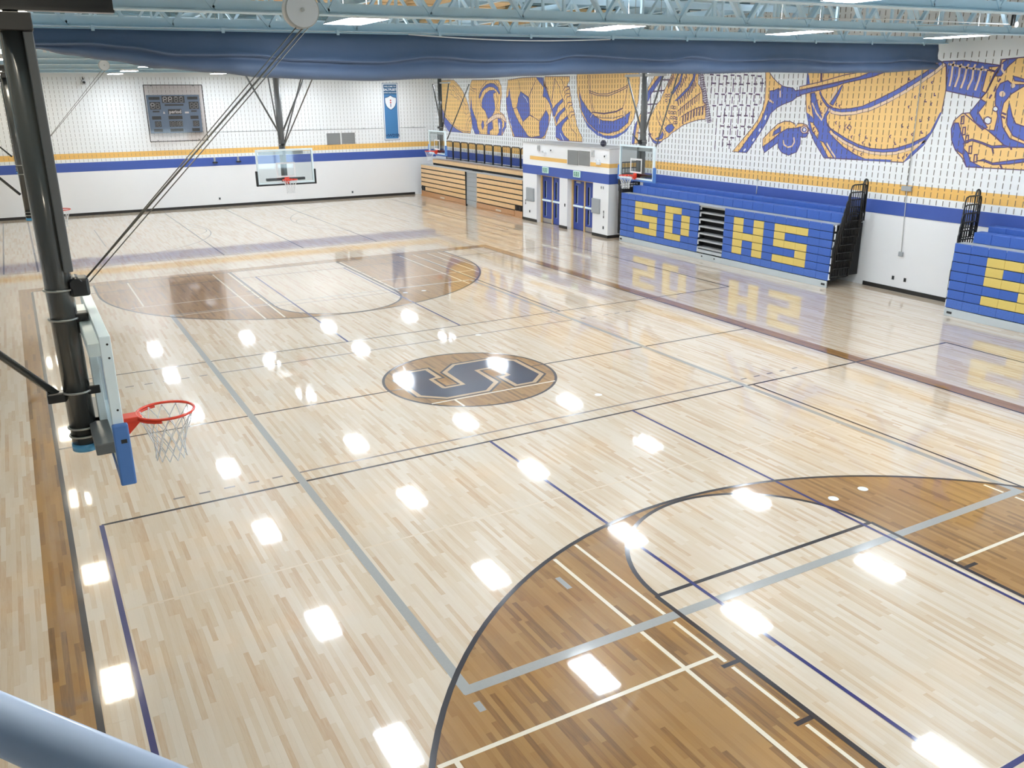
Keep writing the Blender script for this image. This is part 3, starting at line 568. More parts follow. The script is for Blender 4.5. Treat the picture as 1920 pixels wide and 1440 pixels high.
  ('L',0.04,'11.11,4.96 11.12,4.73'),
  ('L',0.04,'11.01,5.02 11.02,4.79'),
  ('L',0.04,'10.91,5.08 10.91,4.86'),
  ('L',0.04,'10.8,5.15 10.81,4.92'),
  ('L',0.04,'10.69,5.2 10.7,4.98'),
  ('L',0.04,'10.58,5.26 10.59,5.03'),
  ('L',0.04,'10.48,5.31 10.48,5.09'),
  ('L',0.04,'10.37,5.37 10.37,5.14'),
  ('L',0.04,'10.26,5.42 10.26,5.2'),
  ('L',0.04,'10.15,5.47 10.15,5.25'),
  ('L',0.04,'10.04,5.52 10.04,5.3'),
  ('L',0.07,'10.86,4.77 10.87,4.47'),
  ('L',0.07,'10.72,4.83 10.73,4.54'),
  ('L',0.07,'10.57,4.89 10.58,4.6'),
  ('L',0.07,'10.42,4.95 10.43,4.66'),
  ('L',0.07,'10.27,5 10.28,4.71'),
  ('L',0.07,'10.12,5.04 10.13,4.76'),
  ('L',0.07,'9.95,5.07 9.96,4.78'),
  ('L',0.07,'9.79,5.1 9.8,4.81'),
  ('L',0.03,'11.2,4.92 10.81,5.14 10.42,5.34 9.96,5.57'),
  ('L',0.03,'10.99,4.71 10.63,4.87 10.18,5.03 9.71,5.12'),
  ('L',0.028,'10.12,6.19 9.9,6.23 9.91,6.18 10.11,6.15 10.09,6.11 9.87,6.16 9.88,6.1 10.09,6.07 10.06,6.04 9.84,6.08 9.85,6.02 10.06,6 10.03,5.96 9.82,6 9.83,5.95 10.03,5.92 10.01,5.88 9.79,5.93 9.8,5.87 10,5.84 9.98,5.81 9.76,5.85 9.77,5.8 9.97,5.77 9.95,5.73 9.73,5.78 9.74,5.72 9.95,5.69 9.92,5.65 9.7,5.7 9.71,5.64 9.92,5.61 9.89,5.58 9.68,5.62 9.68,5.57 9.89,5.54 9.86,5.5 9.65,5.55 9.66,5.49 9.86,5.46 9.84,5.43 9.62,5.47 9.63,5.42 9.83,5.38 9.81,5.35 9.59,5.4 9.6,5.34 9.8,5.31 9.78,5.27 9.56,5.32 9.57,5.26 9.78,5.23 9.75,5.2 9.53,5.24 9.54,5.19 9.75,5.15 9.72,5.12 9.51,5.17 9.52,5.11 9.72,5.08 9.69,5.04 9.48,5.09 9.49,5.03 9.69,5 9.67,4.97 9.45,5.02 9.46,4.96 9.66,4.92 9.64,4.89 9.42,4.94 9.43,4.88 9.63,4.85 9.61,4.81 9.39,4.86 9.4,4.81 9.61,4.77 9.58,4.74 9.37,4.79 9.38,4.73 9.58,4.69 9.55,4.66 9.34,4.71 9.35,4.65 9.55,4.62 9.52,4.58 9.31,4.64 9.32,4.58 9.52,4.54'),
  ('L',0.03,'11.94,5.52 11.85,5.52 11.84,5.43 11.94,5.43 11.94,5.52'),
  ('L',0.03,'11.78,5.52 11.69,5.52 11.68,5.43 11.77,5.43 11.78,5.52'),
  ('L',0.03,'11.93,5.34 11.84,5.34 11.83,5.26 11.92,5.25 11.93,5.34'),
  ('L',0.03,'11.73,5.34 11.64,5.34 11.63,5.26 11.72,5.26 11.73,5.34'),
  ('L',0.03,'11.84,5.1 11.75,5.1 11.75,5.02 11.84,5.01 11.84,5.1'),
  ('L',0.03,'11.57,5.1 11.47,5.11 11.47,5.02 11.56,5.02 11.57,5.1'),
  ('L',0.03,'11.42,5.09 11.33,5.09 11.32,5 11.41,5 11.42,5.09'),
  ('L',0.03,'11.73,4.92 11.64,4.92 11.63,4.84 11.72,4.84 11.73,4.92'),
  ('L',0.03,'11.57,4.91 11.48,4.91 11.47,4.82 11.56,4.82 11.57,4.91'),
  ('L',0.03,'11.4,4.91 11.31,4.91 11.31,4.82 11.4,4.82 11.4,4.91'),
  ('L',0.03,'11.58,4.73 11.49,4.73 11.49,4.64 11.58,4.64 11.58,4.73'),
  ('L',0.03,'11.42,4.73 11.33,4.73 11.32,4.64 11.41,4.64 11.42,4.73'),
  ('L',0.03,'11.29,4.71 11.2,4.71 11.19,4.62 11.28,4.62 11.29,4.71'),
  ('L',0.03,'11.38,4.55 11.28,4.55 11.28,4.46 11.37,4.46 11.38,4.55'),
  ('L',0.03,'11.28,4.55 11.19,4.55 11.18,4.47 11.27,4.46 11.28,4.55'),
  ('L',0.03,'12.45,4.79 12.29,4.51 11.89,4.15 11.87,3.9'),
  ('L',0.03,'12.32,4.93 12.13,4.61 11.91,4.37'),
  ('L',0.03,'11.94,4.78 11.52,4.46'),
 ]),
 ('painted_lacrosse_net',[
  ('L',0.05,'9.54,6.17 9.34,6.16'),
  ('L',0.05,'9.2,6.14 9,6.13'),
  ('L',0.05,'8.85,6.11 8.65,6.1'),
  ('L',0.05,'8.49,6.13 8.3,6.12'),
  ('L',0.05,'8.17,6.1 7.99,6.09'),
  ('L',0.05,'7.85,6.13 7.66,6.12'),
  ('L',0.05,'7.51,6.1 7.33,6.09'),
  ('L',0.05,'7.2,6.07 7.02,6.06'),
  ('L',0.05,'9.39,5.88 9.19,5.87'),
  ('L',0.05,'9.05,5.85 8.85,5.84'),
  ('L',0.05,'8.7,5.88 8.51,5.87'),
  ('L',0.05,'8.35,5.85 8.16,5.84'),
  ('L',0.05,'8.03,5.82 7.84,5.82'),
  ('L',0.05,'7.7,5.85 7.52,5.84'),
  ('L',0.05,'7.36,5.83 7.18,5.82'),
  ('L',0.05,'7.07,5.85 6.89,5.84'),
  ('L',0.05,'9.23,5.53 9.03,5.52'),
  ('L',0.05,'8.89,5.51 8.7,5.5'),
  ('L',0.05,'8.55,5.54 8.36,5.53'),
  ('L',0.05,'8.19,5.51 8.01,5.51'),
  ('L',0.05,'7.88,5.54 7.7,5.54'),
  ('L',0.05,'7.55,5.52 7.37,5.51'),
  ('L',0.05,'7.22,5.5 7.04,5.49'),
  ('L',0.05,'9.31,5.13 9.11,5.12'),
  ('L',0.05,'8.97,5.16 8.78,5.16'),
  ('L',0.05,'8.62,5.14 8.43,5.14'),
  ('L',0.05,'8.26,5.12 8.07,5.12'),
  ('L',0.05,'7.95,5.16 7.76,5.15'),
  ('L',0.05,'7.62,5.14 7.43,5.13'),
  ('L',0.05,'7.28,5.17 7.1,5.17'),
  ('L',0.05,'9.04,4.77 8.84,4.77'),
  ('L',0.05,'8.71,4.81 8.52,4.8'),
  ('L',0.05,'8.37,4.79 8.18,4.79'),
  ('L',0.05,'8.02,4.83 7.83,4.83'),
  ('L',0.05,'7.7,4.81 7.52,4.81'),
  ('L',0.05,'7.37,4.8 7.19,4.79'),
  ('L',0.05,'8.84,4.45 8.64,4.45'),
  ('L',0.05,'8.5,4.43 8.31,4.43'),
  ('L',0.05,'8.16,4.42 7.97,4.42'),
  ('L',0.05,'7.81,4.46 7.63,4.46'),
  ('L',0.05,'7.5,4.45 7.31,4.45'),
  ('L',0.05,'8.62,4.08 8.42,4.08'),
  ('L',0.05,'8.29,4.07 8.1,4.07'),
  ('L',0.05,'7.95,4.12 7.77,4.12'),
  ('L',0.05,'8.42,3.84 8.22,3.84'),
  ('L',0.045,'9.41,6.1 9.41,5.81'),
  ('L',0.045,'9.41,5.76 9.42,5.53'),
  ('L',0.045,'9.04,6.04 9.04,5.75'),
  ('L',0.045,'9.04,5.82 9.04,5.58'),
  ('L',0.045,'9.04,5.43 9.04,5.2'),
  ('L',0.045,'9.04,5.09 9.04,4.8'),
  ('L',0.045,'9.04,4.69 9.05,4.45'),
  ('L',0.045,'9.04,4.37 9.05,4.14'),
  ('L',0.045,'9.04,3.95 9.04,3.65'),
  ('L',0.045,'8.67,6.08 8.68,5.8'),
  ('L',0.045,'8.67,5.76 8.68,5.53'),
  ('L',0.045,'8.67,5.48 8.68,5.25'),
  ('L',0.045,'8.67,5.04 8.67,4.75'),
  ('L',0.045,'8.67,4.75 8.68,4.52'),
  ('L',0.045,'8.67,4.33 8.68,4.09'),
  ('L',0.045,'8.67,4.02 8.67,3.73'),
  ('L',0.045,'8.32,6.02 8.32,5.74'),
  ('L',0.045,'8.32,5.81 8.32,5.58'),
  ('L',0.045,'8.32,5.43 8.32,5.2'),
  ('L',0.045,'8.31,5.1 8.31,4.81'),
  ('L',0.045,'8.31,4.7 8.32,4.47'),
  ('L',0.045,'8.31,4.39 8.31,4.16'),
  ('L',0.045,'8.31,3.98 8.31,3.69'),
  ('L',0.045,'7.97,6.07 7.97,5.79'),
  ('L',0.045,'7.97,5.75 7.97,5.52'),
  ('L',0.045,'7.97,5.48 7.97,5.25'),
  ('L',0.045,'7.96,5.05 7.96,4.77'),
  ('L',0.045,'7.96,4.77 7.96,4.54'),
  ('L',0.045,'7.95,4.35 7.96,4.12'),
  ('L',0.045,'7.63,6.01 7.63,5.73'),
  ('L',0.045,'7.63,5.8 7.63,5.58'),
  ('L',0.045,'7.62,5.43 7.63,5.2'),
  ('L',0.045,'7.62,5.1 7.61,4.82'),
  ('L',0.045,'7.61,4.72 7.62,4.49'),
  ('L',0.045,'7.61,4.41 7.61,4.18'),
  ('L',0.045,'7.3,6.05 7.29,5.78'),
  ('L',0.045,'7.29,5.74 7.29,5.52'),
  ('L',0.045,'7.29,5.48 7.29,5.26'),
  ('L',0.045,'7.28,5.05 7.27,4.78'),
  ('L',0.045,'7.27,4.78 7.28,4.55'),
  ('L',0.045,'6.97,6 6.96,5.73'),
  ('L',0.045,'6.96,5.79 6.96,5.57'),
  ('L',0.045,'6.95,5.42 6.96,5.2'),
 ]),
 ('painted_tennis_racket',[
  ('Y',0,'6.87,6.31 6.77,6.31 6.64,6.14 6.49,6 6.3,5.87 6.09,5.76 6.13,5.65 6.22,5.67 6.39,5.62 6.59,5.6 6.58,5.32 6.64,5.28 6.73,5.01 6.88,4.69 7.09,4.43 7.43,4.07 7.83,3.61 8.14,3.61 7.57,4.14 7.28,4.42 7.06,4.66 6.88,4.98 6.79,5.28 6.79,5.76'),
  ('L',0.028,'6.87,6.31 6.77,6.31 6.64,6.14 6.49,6 6.3,5.87 6.09,5.76 6.13,5.65 6.22,5.67 6.39,5.62 6.59,5.6 6.58,5.32 6.64,5.28 6.73,5.01 6.88,4.69 7.09,4.43 7.43,4.07 7.83,3.61 8.14,3.61 7.57,4.14 7.28,4.42 7.06,4.66 6.88,4.98 6.79,5.28 6.79,5.76 6.87,6.31'),
  ('B',0,'6.59,5.6 6.39,5.62 6.25,5.67 6.14,5.61 6.09,5.76 5.94,5.72 5.6,5.68 5.5,5.6 5.26,5.63 5.24,5.45 5.4,5.42 5.58,5.3 5.96,5.19 6.21,5.09 6.48,4.9 6.6,4.65 6.84,4.33 7.11,3.99 7.43,3.61 7.83,3.61 7.43,4.07 7.09,4.43 6.88,4.69 6.73,5.01 6.64,5.28 6.37,5.22 6.56,5.34'),
  ('L',0.028,'6.59,5.6 6.39,5.62 6.25,5.67 6.14,5.61 6.09,5.76 5.94,5.72 5.6,5.68 5.5,5.6 5.26,5.63 5.24,5.45 5.4,5.42 5.58,5.3 5.96,5.19 6.21,5.09 6.48,4.9 6.6,4.65 6.84,4.33 7.11,3.99 7.43,3.61 7.83,3.61 7.43,4.07 7.09,4.43 6.88,4.69 6.73,5.01 6.64,5.28 6.37,5.22 6.56,5.34 6.59,5.6'),
  ('P',0.06,'6.58,5.32 6.39,5.23'),
  ('P',0.06,'6.14,5.61 6.12,5.4'),
  ('W',0.06,'6.67,4.84 6.71,4.7'),
  ('W',0.06,'6.88,4.42 6.94,4.32'),
  ('W',0.06,'7.13,4.09 7.2,4'),
  ('W',0.06,'7.5,3.73 7.59,3.66'),
 ]),
 ('painted_whistle',[
  ('Y',0,'6.73,4.09 6.44,4.34 6.12,4.58 5.84,4.67 5.61,4.67 5.38,4.6 5.35,4.51 5.27,4.62 5.08,4.62 4.88,4.57 4.79,4.45 4.82,4.33 4.96,4.34 5.11,4.48 5.36,4.45 5.67,4.45 5.94,4.33 6.66,3.84 6.72,3.84'),
  ('L',0.028,'6.73,4.09 6.44,4.34 6.12,4.58 5.84,4.67 5.61,4.67 5.38,4.6 5.35,4.51 5.27,4.62 5.08,4.62 4.88,4.57 4.79,4.45 4.82,4.33 4.96,4.34 5.11,4.48 5.36,4.45 5.67,4.45 5.94,4.33 6.66,3.84 6.72,3.84 6.73,4.09'),
  ('B',0,'6.72,3.83 6.32,4.05 6,4.29 5.7,4.44 5.28,4.48 5.15,4.52 5.1,4.38 4.98,4.32 4.79,4.33 4.89,4.21 5.05,4.2 5.11,4.22 5.09,3.99 5.21,3.74 5.54,3.62 5.84,3.69 6,3.83 6.06,3.99 6.61,3.65'),
  ('L',0.028,'6.72,3.83 6.32,4.05 6,4.29 5.7,4.44 5.28,4.48 5.15,4.52 5.1,4.38 4.98,4.32 4.79,4.33 4.89,4.21 5.05,4.2 5.11,4.22 5.09,3.99 5.21,3.74 5.54,3.62 5.84,3.69 6,3.83 6.06,3.99 6.61,3.65 6.72,3.83'),
  ('B',0,'6.31,4.2 6.27,4.33 5.98,4.51 5.97,4.34'),
  ('L',0.028,'6.31,4.2 6.27,4.33 5.98,4.51 5.97,4.34 6.31,4.2'),
  ('P',0,'4.83,4.44 4.83,4.39 4.86,4.35 4.91,4.33 4.97,4.32 5.03,4.32 5.08,4.35 5.12,4.38 5.14,4.43 5.14,4.47 5.11,4.51 5.06,4.54 5,4.55 4.94,4.54 4.88,4.52 4.84,4.48'),
  ('L',0.028,'4.83,4.44 4.83,4.39 4.86,4.35 4.91,4.33 4.97,4.32 5.03,4.32 5.08,4.35 5.12,4.38 5.14,4.43 5.14,4.47 5.11,4.51 5.06,4.54 5,4.55 4.94,4.54 4.88,4.52 4.84,4.48 4.83,4.44'),
  ('B',0,'4.88,4.44 4.88,4.41 4.9,4.38 4.93,4.36 4.97,4.36 5.01,4.36 5.05,4.38 5.08,4.4 5.09,4.43 5.08,4.46 5.06,4.48 5.03,4.5 4.99,4.51 4.95,4.5 4.92,4.49 4.89,4.46'),
  ('W',0,'4.92,4.43 4.93,4.42 4.94,4.4 4.95,4.39 4.98,4.39 5,4.39 5.02,4.4 5.04,4.41 5.04,4.43 5.04,4.45 5.03,4.46 5.01,4.47 4.99,4.48 4.97,4.47 4.94,4.47 4.93,4.45'),
  ('P',0.05,'5.83,4.09 5.77,3.94 5.6,3.87 5.42,3.91 5.34,4.04 5.38,4.19'),
 ]),
 ('painted_basketball',[
  ('Y',0,'5.07,6.12 5.06,5.51 4.96,4.96 4.75,4.42 4.5,4.05 4.08,3.62 1.24,3.65 1.02,3.81 0.68,4.14 0.44,4.54 0.26,5.02 0.23,5.53 0.26,5.95 0.32,6.22 0.75,6.42 4.44,6.56 5.01,6.39'),
  ('L',0.028,'5.07,6.12 5.06,5.51 4.96,4.96 4.75,4.42 4.5,4.05 4.08,3.62 1.24,3.65 1.02,3.81 0.68,4.14 0.44,4.54 0.26,5.02 0.23,5.53 0.26,5.95 0.32,6.22 0.75,6.42 4.44,6.56 5.01,6.39 5.07,6.12'),
  ('B',0,'4.88,5.51 4.7,5.54 4.47,5.07 4.3,4.78 4.14,5.02 4.11,5.17 3.96,5.12 4.15,4.85 4.12,4.68 3.93,4.47 3.99,4.39 3.74,4.2 3.39,3.98 2.93,3.78 2.49,3.66 4.08,3.62 4.5,4.05 4.77,4.42 4.57,4.57 4.72,4.97'),
  ('L',0.028,'4.88,5.51 4.7,5.54 4.47,5.07 4.3,4.78 4.14,5.02 4.11,5.17 3.96,5.12 4.15,4.85 4.12,4.68 3.93,4.47 3.99,4.39 3.74,4.2 3.39,3.98 2.93,3.78 2.49,3.66 4.08,3.62 4.5,4.05 4.77,4.42 4.57,4.57 4.72,4.97 4.88,5.51'),
  ('B',0,'4.96,4.96 4.7,4.82 4.5,4.58 4.62,4.42 4.79,4.47'),
  ('Y',0,'4.78,4.67 4.65,4.65 4.38,4.38 4.4,4.18 4.65,4.4'),
  ('L',0.028,'4.78,4.67 4.65,4.65 4.38,4.38 4.4,4.18 4.65,4.4 4.78,4.67'),
  ('Y',0,'4.31,4.12 4.17,4.09 3.72,3.64 3.92,3.64'),
  ('L',0.028,'4.31,4.12 4.17,4.09 3.72,3.64 3.92,3.64 4.31,4.12'),
  ('B',0,'4.11,4.61 3.77,4.42 3.3,4.22 2.85,4.07 2.39,3.98 1.96,3.97 1.55,4.02 1.08,4.17 0.66,4.36 0.53,4.48 0.62,4.27 1.04,4.07 1.53,3.93 1.95,3.89 2.38,3.9 2.84,3.99 3.32,4.15 3.76,4.34'),
  ('L',0.028,'4.11,4.61 3.77,4.42 3.3,4.22 2.85,4.07 2.39,3.98 1.96,3.97 1.55,4.02 1.08,4.17 0.66,4.36 0.53,4.48 0.62,4.27 1.04,4.07 1.53,3.93 1.95,3.89 2.38,3.9 2.84,3.99 3.32,4.15 3.76,4.34 4.11,4.61'),
  ('P',0.07,'3.92,4.37 3.72,4.28 3.32,4.1 2.83,3.94 2.38,3.86 1.94,3.85 1.53,3.89 1.03,4.04 0.65,4.26'),
  ('L',0.025,'3.88,4.33 3.71,4.24 3.31,4.06 2.83,3.9 2.37,3.83 1.94,3.82 1.52,3.86 1.03,4.01'),
  ('B',0,'0.26,5.02 0.44,4.54 0.68,4.14 1.02,3.81 1.24,3.65 1.06,3.9 0.78,4.14 0.53,4.48 0.31,5'),
  ('B',0,'2.56,3.68 1.64,3.7 1.68,3.64 2.79,3.64'),
  ('B',0,'3.96,5.1 3.67,5.06 3.3,5.08 2.86,5.15 2.31,5.36 1.79,5.58 1.29,5.84 0.93,6.03 0.75,6.15 0.5,6.3 0.42,6.24 0.59,6.1 1.01,5.86 1.52,5.57 2.03,5.33 2.56,5.12 3.14,5 3.59,4.97 3.91,5 4.12,5.1'),
  ('L',0.028,'3.96,5.1 3.67,5.06 3.3,5.08 2.86,5.15 2.31,5.36 1.79,5.58 1.29,5.84 0.93,6.03 0.75,6.15 0.5,6.3 0.42,6.24 0.59,6.1 1.01,5.86 1.52,5.57 2.03,5.33 2.56,5.12 3.14,5 3.59,4.97 3.91,5 4.12,5.1 3.96,5.1'),
  ('P',0.08,'4.09,5.05 3.91,4.97 3.59,4.93 3.13,4.96 2.56,5.08 2.02,5.29 1.51,5.53 1,5.81 0.59,6.06 0.38,6.23'),
  ('L',0.03,'4,4.95 3.58,4.88 3.13,4.92 2.55,5.04 2.01,5.25 1.5,5.5 1,5.77 0.58,6.02 0.35,6.2'),
  ('B',0,'4.07,5.22 3.86,5.5 3.7,5.72 3.64,5.76 3.76,5.48 3.94,5.17'),
  ('L',0.028,'4.07,5.22 3.86,5.5 3.7,5.72 3.64,5.76 3.76,5.48 3.94,5.17 4.07,5.22'),
  ('B',0,'4.51,5.63 4.39,5.43 4.17,5.22 3.99,5.12 4.15,5.12 4.34,5.29 4.5,5.51'),
  ('L',0.028,'4.51,5.63 4.39,5.43 4.17,5.22 3.99,5.12 4.15,5.12 4.34,5.29 4.5,5.51 4.51,5.63'),
  ('P',0.05,'4.11,5.26 3.97,5.46 3.82,5.69'),
  ('P',0.05,'4.76,5.24 4.55,4.94 4.32,4.74 4.17,5.11'),
  ('L',0.08,'4.51,6.11 4.49,5.87'),
  ('P',0.05,'4.04,4.07 3.85,3.86 3.63,3.65'),
  ('B',0,'5.31,5.61 4.49,5.72 3.72,5.84 3.07,5.96 2.71,6.11 2.04,6.29 1.88,6.2 2.17,6.09 2.6,5.96 3.65,5.79 3.89,5.72 4.64,5.59 5.29,5.47'),
  ('L',0.028,'5.31,5.61 4.49,5.72 3.72,5.84 3.07,5.96 2.71,6.11 2.04,6.29 1.88,6.2 2.17,6.09 2.6,5.96 3.65,5.79 3.89,5.72 4.64,5.59 5.29,5.47 5.31,5.61'),
  ('Y',0,'5.33,5.72 4.51,5.85 3.68,6.02 2.74,6.14 2.68,6.09 3.07,5.97 3.72,5.86 4.49,5.74 5.31,5.62'),
  ('L',0.028,'5.33,5.72 4.51,5.85 3.68,6.02 2.74,6.14 2.68,6.09 3.07,5.97 3.72,5.86 4.49,5.74 5.31,5.62 5.33,5.72'),
  ('B',0,'5.06,6.12 5,6.05 4.93,5.8 5.06,5.78'),
  ('L',0.032,'1.41,5.92 1.41,5.85 1.35,5.85'),
  ('L',0.032,'0.65,5.81 0.69,5.78 0.65,5.74'),
  ('L',0.032,'0.89,5.69 0.93,5.66 0.9,5.61'),
  ('L',0.032,'0.56,5.51 0.55,5.44 0.5,5.44'),
  ('L',0.032,'1.11,5.44 1.15,5.41 1.12,5.36'),
  ('L',0.032,'0.95,5.49 0.99,5.46 0.96,5.41'),
  ('L',0.032,'0.81,5.35 0.81,5.28 0.75,5.28'),
  ('L',0.032,'0.58,5.26 0.62,5.23 0.59,5.18'),
  ('L',0.032,'1.27,5.18 1.31,5.15 1.28,5.1'),
  ('L',0.032,'3.29,4.85 3.28,4.77 3.21,4.78'),
  ('L',0.032,'3.73,4.71 3.78,4.68 3.74,4.62'),
  ('L',0.032,'1.13,4.87 1.17,4.84 1.13,4.79'),
  ('L',0.032,'0.89,4.83 0.88,4.76 0.82,4.77'),
  ('L',0.032,'0.59,4.88 0.64,4.85 0.6,4.8'),
  ('L',0.032,'3.57,4.59 3.62,4.56 3.58,4.51'),
  ('L',0.032,'1.45,4.68 1.44,4.61 1.38,4.61'),
  ('L',0.032,'1.21,4.64 1.25,4.61 1.22,4.56'),
  ('L',0.032,'1.05,4.46 1.09,4.42 1.05,4.37'),
  ('L',0.032,'0.8,4.53 0.79,4.46 0.73,4.46'),
  ('L',0.032,'3.09,4.32 3.14,4.28 3.1,4.23'),
  ('L',0.032,'2.81,4.38 2.86,4.34 2.82,4.29'),
  ('L',0.032,'2.61,4.34 2.61,4.26 2.54,4.26'),
  ('L',0.032,'2.2,4.27 2.25,4.23 2.21,4.18'),
  ('L',0.032,'1.75,4.38 1.8,4.34 1.76,4.29'),
  ('L',0.032,'1.6,4.2 1.6,4.13 1.54,4.13'),
  ('L',0.032,'1.25,4.3 1.29,4.27 1.26,4.22'),
  ('L',0.032,'2.66,4.17 2.71,4.13 2.67,4.08'),
  ('L',0.032,'2.46,4.14 2.46,4.07 2.4,4.07'),
  ('L',0.032,'3.79,5.23 3.84,5.19 3.8,5.14'),
  ('L',0.032,'3.66,5.19 3.71,5.16 3.67,5.1'),
  ('L',0.032,'3.22,3.98 3.22,3.9 3.15,3.9'),
  ('L',0.032,'2.96,3.94 3,3.91 2.97,3.85'),
  ('L',0.032,'2.67,3.84 2.72,3.8 2.68,3.75'),
  ('L',0.032,'1.44,3.83 1.43,3.76 1.37,3.76'),
  ('L',0.032,'1.24,3.82 1.28,3.78 1.25,3.73'),
  ('L',0.032,'1.13,3.89 1.17,3.86 1.14,3.81'),
  ('L',0.032,'4.88,5.16 4.88,5.08 4.81,5.08'),
  ('L',0.032,'4.52,5.33 4.58,5.3 4.54,5.24'),
  ('L',0.032,'4.36,5.25 4.42,5.21 4.38,5.16'),
  ('L',0.032,'4.38,5.02 4.38,4.94 4.31,4.94'),
  ('L',0.032,'4.56,4.52 4.62,4.48 4.58,4.43'),
  ('L',0.032,'4.51,4.41 4.57,4.37 4.53,4.32'),
  ('L',0.03,'3.36,4.64 3.41,4.55 3.38,4.45'),
  ('L',0.03,'3.27,4.64 3.17,4.56 3.21,4.45'),
  ('L',0.04,'3.26,4.61 3.32,4.54 3.25,4.5'),
 ]),
 ('painted_wrist_strap',[
  ('B',0,'0.59,6.23 0.43,6.3 -0.18,6.3 -1.2,6.15 -1.1,5.96 -0.93,5.51 -0.79,5.37 0.22,5.56 0.32,6.18'),
  ('L',0.028,'0.59,6.23 0.43,6.3 -0.18,6.3 -1.2,6.15 -1.1,5.96 -0.93,5.51 -0.79,5.37 0.22,5.56 0.32,6.18 0.59,6.23'),
  ('P',0.05,'0.27,6.23 -0.34,6.11 -0.91,6.04'),
  ('P',0.055,'0.1,6.28 0.13,6.2 0.12,5.92 0.14,5.67'),
  ('P',0.055,'-0.13,6.21 -0.08,6.16 -0.09,5.92 -0.02,5.65'),
  ('P',0.055,'-0.32,6.21 -0.28,6.13 -0.26,5.85 -0.2,5.62'),
  ('P',0.055,'-0.51,6.2 -0.47,6.1 -0.48,5.85 -0.38,5.58'),
  ('P',0.055,'-0.73,6.14 -0.69,6.09 -0.67,5.83 -0.61,5.56'),
  ('Y',0,'-0.86,6.05 -1.07,6 -0.91,5.5 -0.8,5.54'),
  ('L',0.028,'-0.86,6.05 -1.07,6 -0.91,5.5 -0.8,5.54 -0.86,6.05'),
  ('Y',0,'-0.89,6.12 -1.16,6.13 -1.07,6.02 -0.9,6.07'),
  ('L',0.028,'-0.89,6.12 -1.16,6.13 -1.07,6.02 -0.9,6.07 -0.89,6.12'),
 ]),
 ('painted_baseball_glove',[
  ('Y',0,'-1.2,6.29 -1.75,6.32 -2.12,6.28 -2.56,6.12 -2.79,5.54 -3.05,4.19 -2.98,3.71 -2.18,3.67 -0.69,3.65 -0.53,3.87 -0.3,4.06 -0.15,4.31 -0.09,4.6 -0.14,4.81 -0.34,4.99 -0.55,5.01 -0.8,5.35 -0.95,5.56 -1.1,5.96 -1.19,6.12'),
  ('L',0.028,'-1.2,6.29 -1.75,6.32 -2.12,6.28 -2.56,6.12 -2.79,5.54 -3.05,4.19 -2.98,3.71 -2.18,3.67 -0.69,3.65 -0.53,3.87 -0.3,4.06 -0.15,4.31 -0.09,4.6 -0.14,4.81 -0.34,4.99 -0.55,5.01 -0.8,5.35 -0.95,5.56 -1.1,5.96 -1.19,6.12 -1.2,6.29'),
  ('B',0,'-1.24,6.22 -1.35,6.29 -1.59,6.29 -1.42,6.15 -1.32,6.02 -1.25,5.9 -1.11,5.9 -1.19,6.1'),
  ('L',0.028,'-1.24,6.22 -1.35,6.29 -1.59,6.29 -1.42,6.15 -1.32,6.02 -1.25,5.9 -1.11,5.9 -1.19,6.1 -1.24,6.22'),
  ('B',0,'-0.09,4.6 -0.16,4.75 -0.28,4.75 -0.39,4.52 -0.53,4.28 -0.54,3.96 -0.29,4.08 -0.15,4.31'),
  ('L',0.028,'-0.09,4.6 -0.16,4.75 -0.28,4.75 -0.39,4.52 -0.53,4.28 -0.54,3.96 -0.29,4.08 -0.15,4.31 -0.09,4.6'),
  ('B',0,'-0.54,3.96 -0.53,4.11 -0.67,4.01 -0.78,3.8 -1.14,3.67 -0.69,3.65'),
  ('L',0.028,'-0.54,3.96 -0.53,4.11 -0.67,4.01 -0.78,3.8 -1.14,3.67 -0.69,3.65 -0.54,3.96'),
  ('B',0,'-0.55,5.01 -0.8,5.35 -0.97,5.27 -0.79,5.02 -0.93,4.85 -1.1,4.66 -0.98,4.6 -0.76,4.76'),
  ('L',0.028,'-0.55,5.01 -0.8,5.35 -0.97,5.27 -0.79,5.02 -0.93,4.85 -1.1,4.66 -0.98,4.6 -0.76,4.76 -0.55,5.01'),
  ('B',0,'-1.18,5.55 -1.26,5.72 -1.44,5.79 -1.59,5.69 -1.87,5.69 -2.22,5.78 -2.24,5.66 -1.88,5.65 -1.59,5.47 -1.43,5.25 -1.41,4.98 -1.51,4.68 -1.74,4.41 -2.13,4.29 -2.5,4.26 -2.51,4.2 -2.14,4.21 -1.78,4.2 -1.63,4.24 -1.46,4.36 -1.11,4.6 -1.3,4.59 -1.33,4.94 -1.21,5.25'),
  ('L',0.028,'-1.18,5.55 -1.26,5.72 -1.44,5.79 -1.59,5.69 -1.87,5.69 -2.22,5.78 -2.24,5.66 -1.88,5.65 -1.59,5.47 -1.43,5.25 -1.41,4.98 -1.51,4.68 -1.74,4.41 -2.13,4.29 -2.5,4.26 -2.51,4.2 -2.14,4.21 -1.78,4.2 -1.63,4.24 -1.46,4.36 -1.11,4.6 -1.3,4.59 -1.33,4.94 -1.21,5.25 -1.18,5.55'),
  ('B',0,'-1.59,5.25 -1.71,4.95 -1.83,4.77 -2.05,4.71 -2.3,4.76 -2.53,4.64 -2.37,4.4 -2.11,4.37 -1.81,4.48 -1.61,4.74 -1.56,5.05'),
  ('L',0.028,'-1.59,5.25 -1.71,4.95 -1.83,4.77 -2.05,4.71 -2.3,4.76 -2.53,4.64 -2.37,4.4 -2.11,4.37 -1.81,4.48 -1.61,4.74 -1.56,5.05 -1.59,5.25'),
  ('B',0,'-1.56,5.89 -1.69,5.86 -1.85,5.81 -2.01,5.74 -1.86,5.75 -1.62,5.78'),
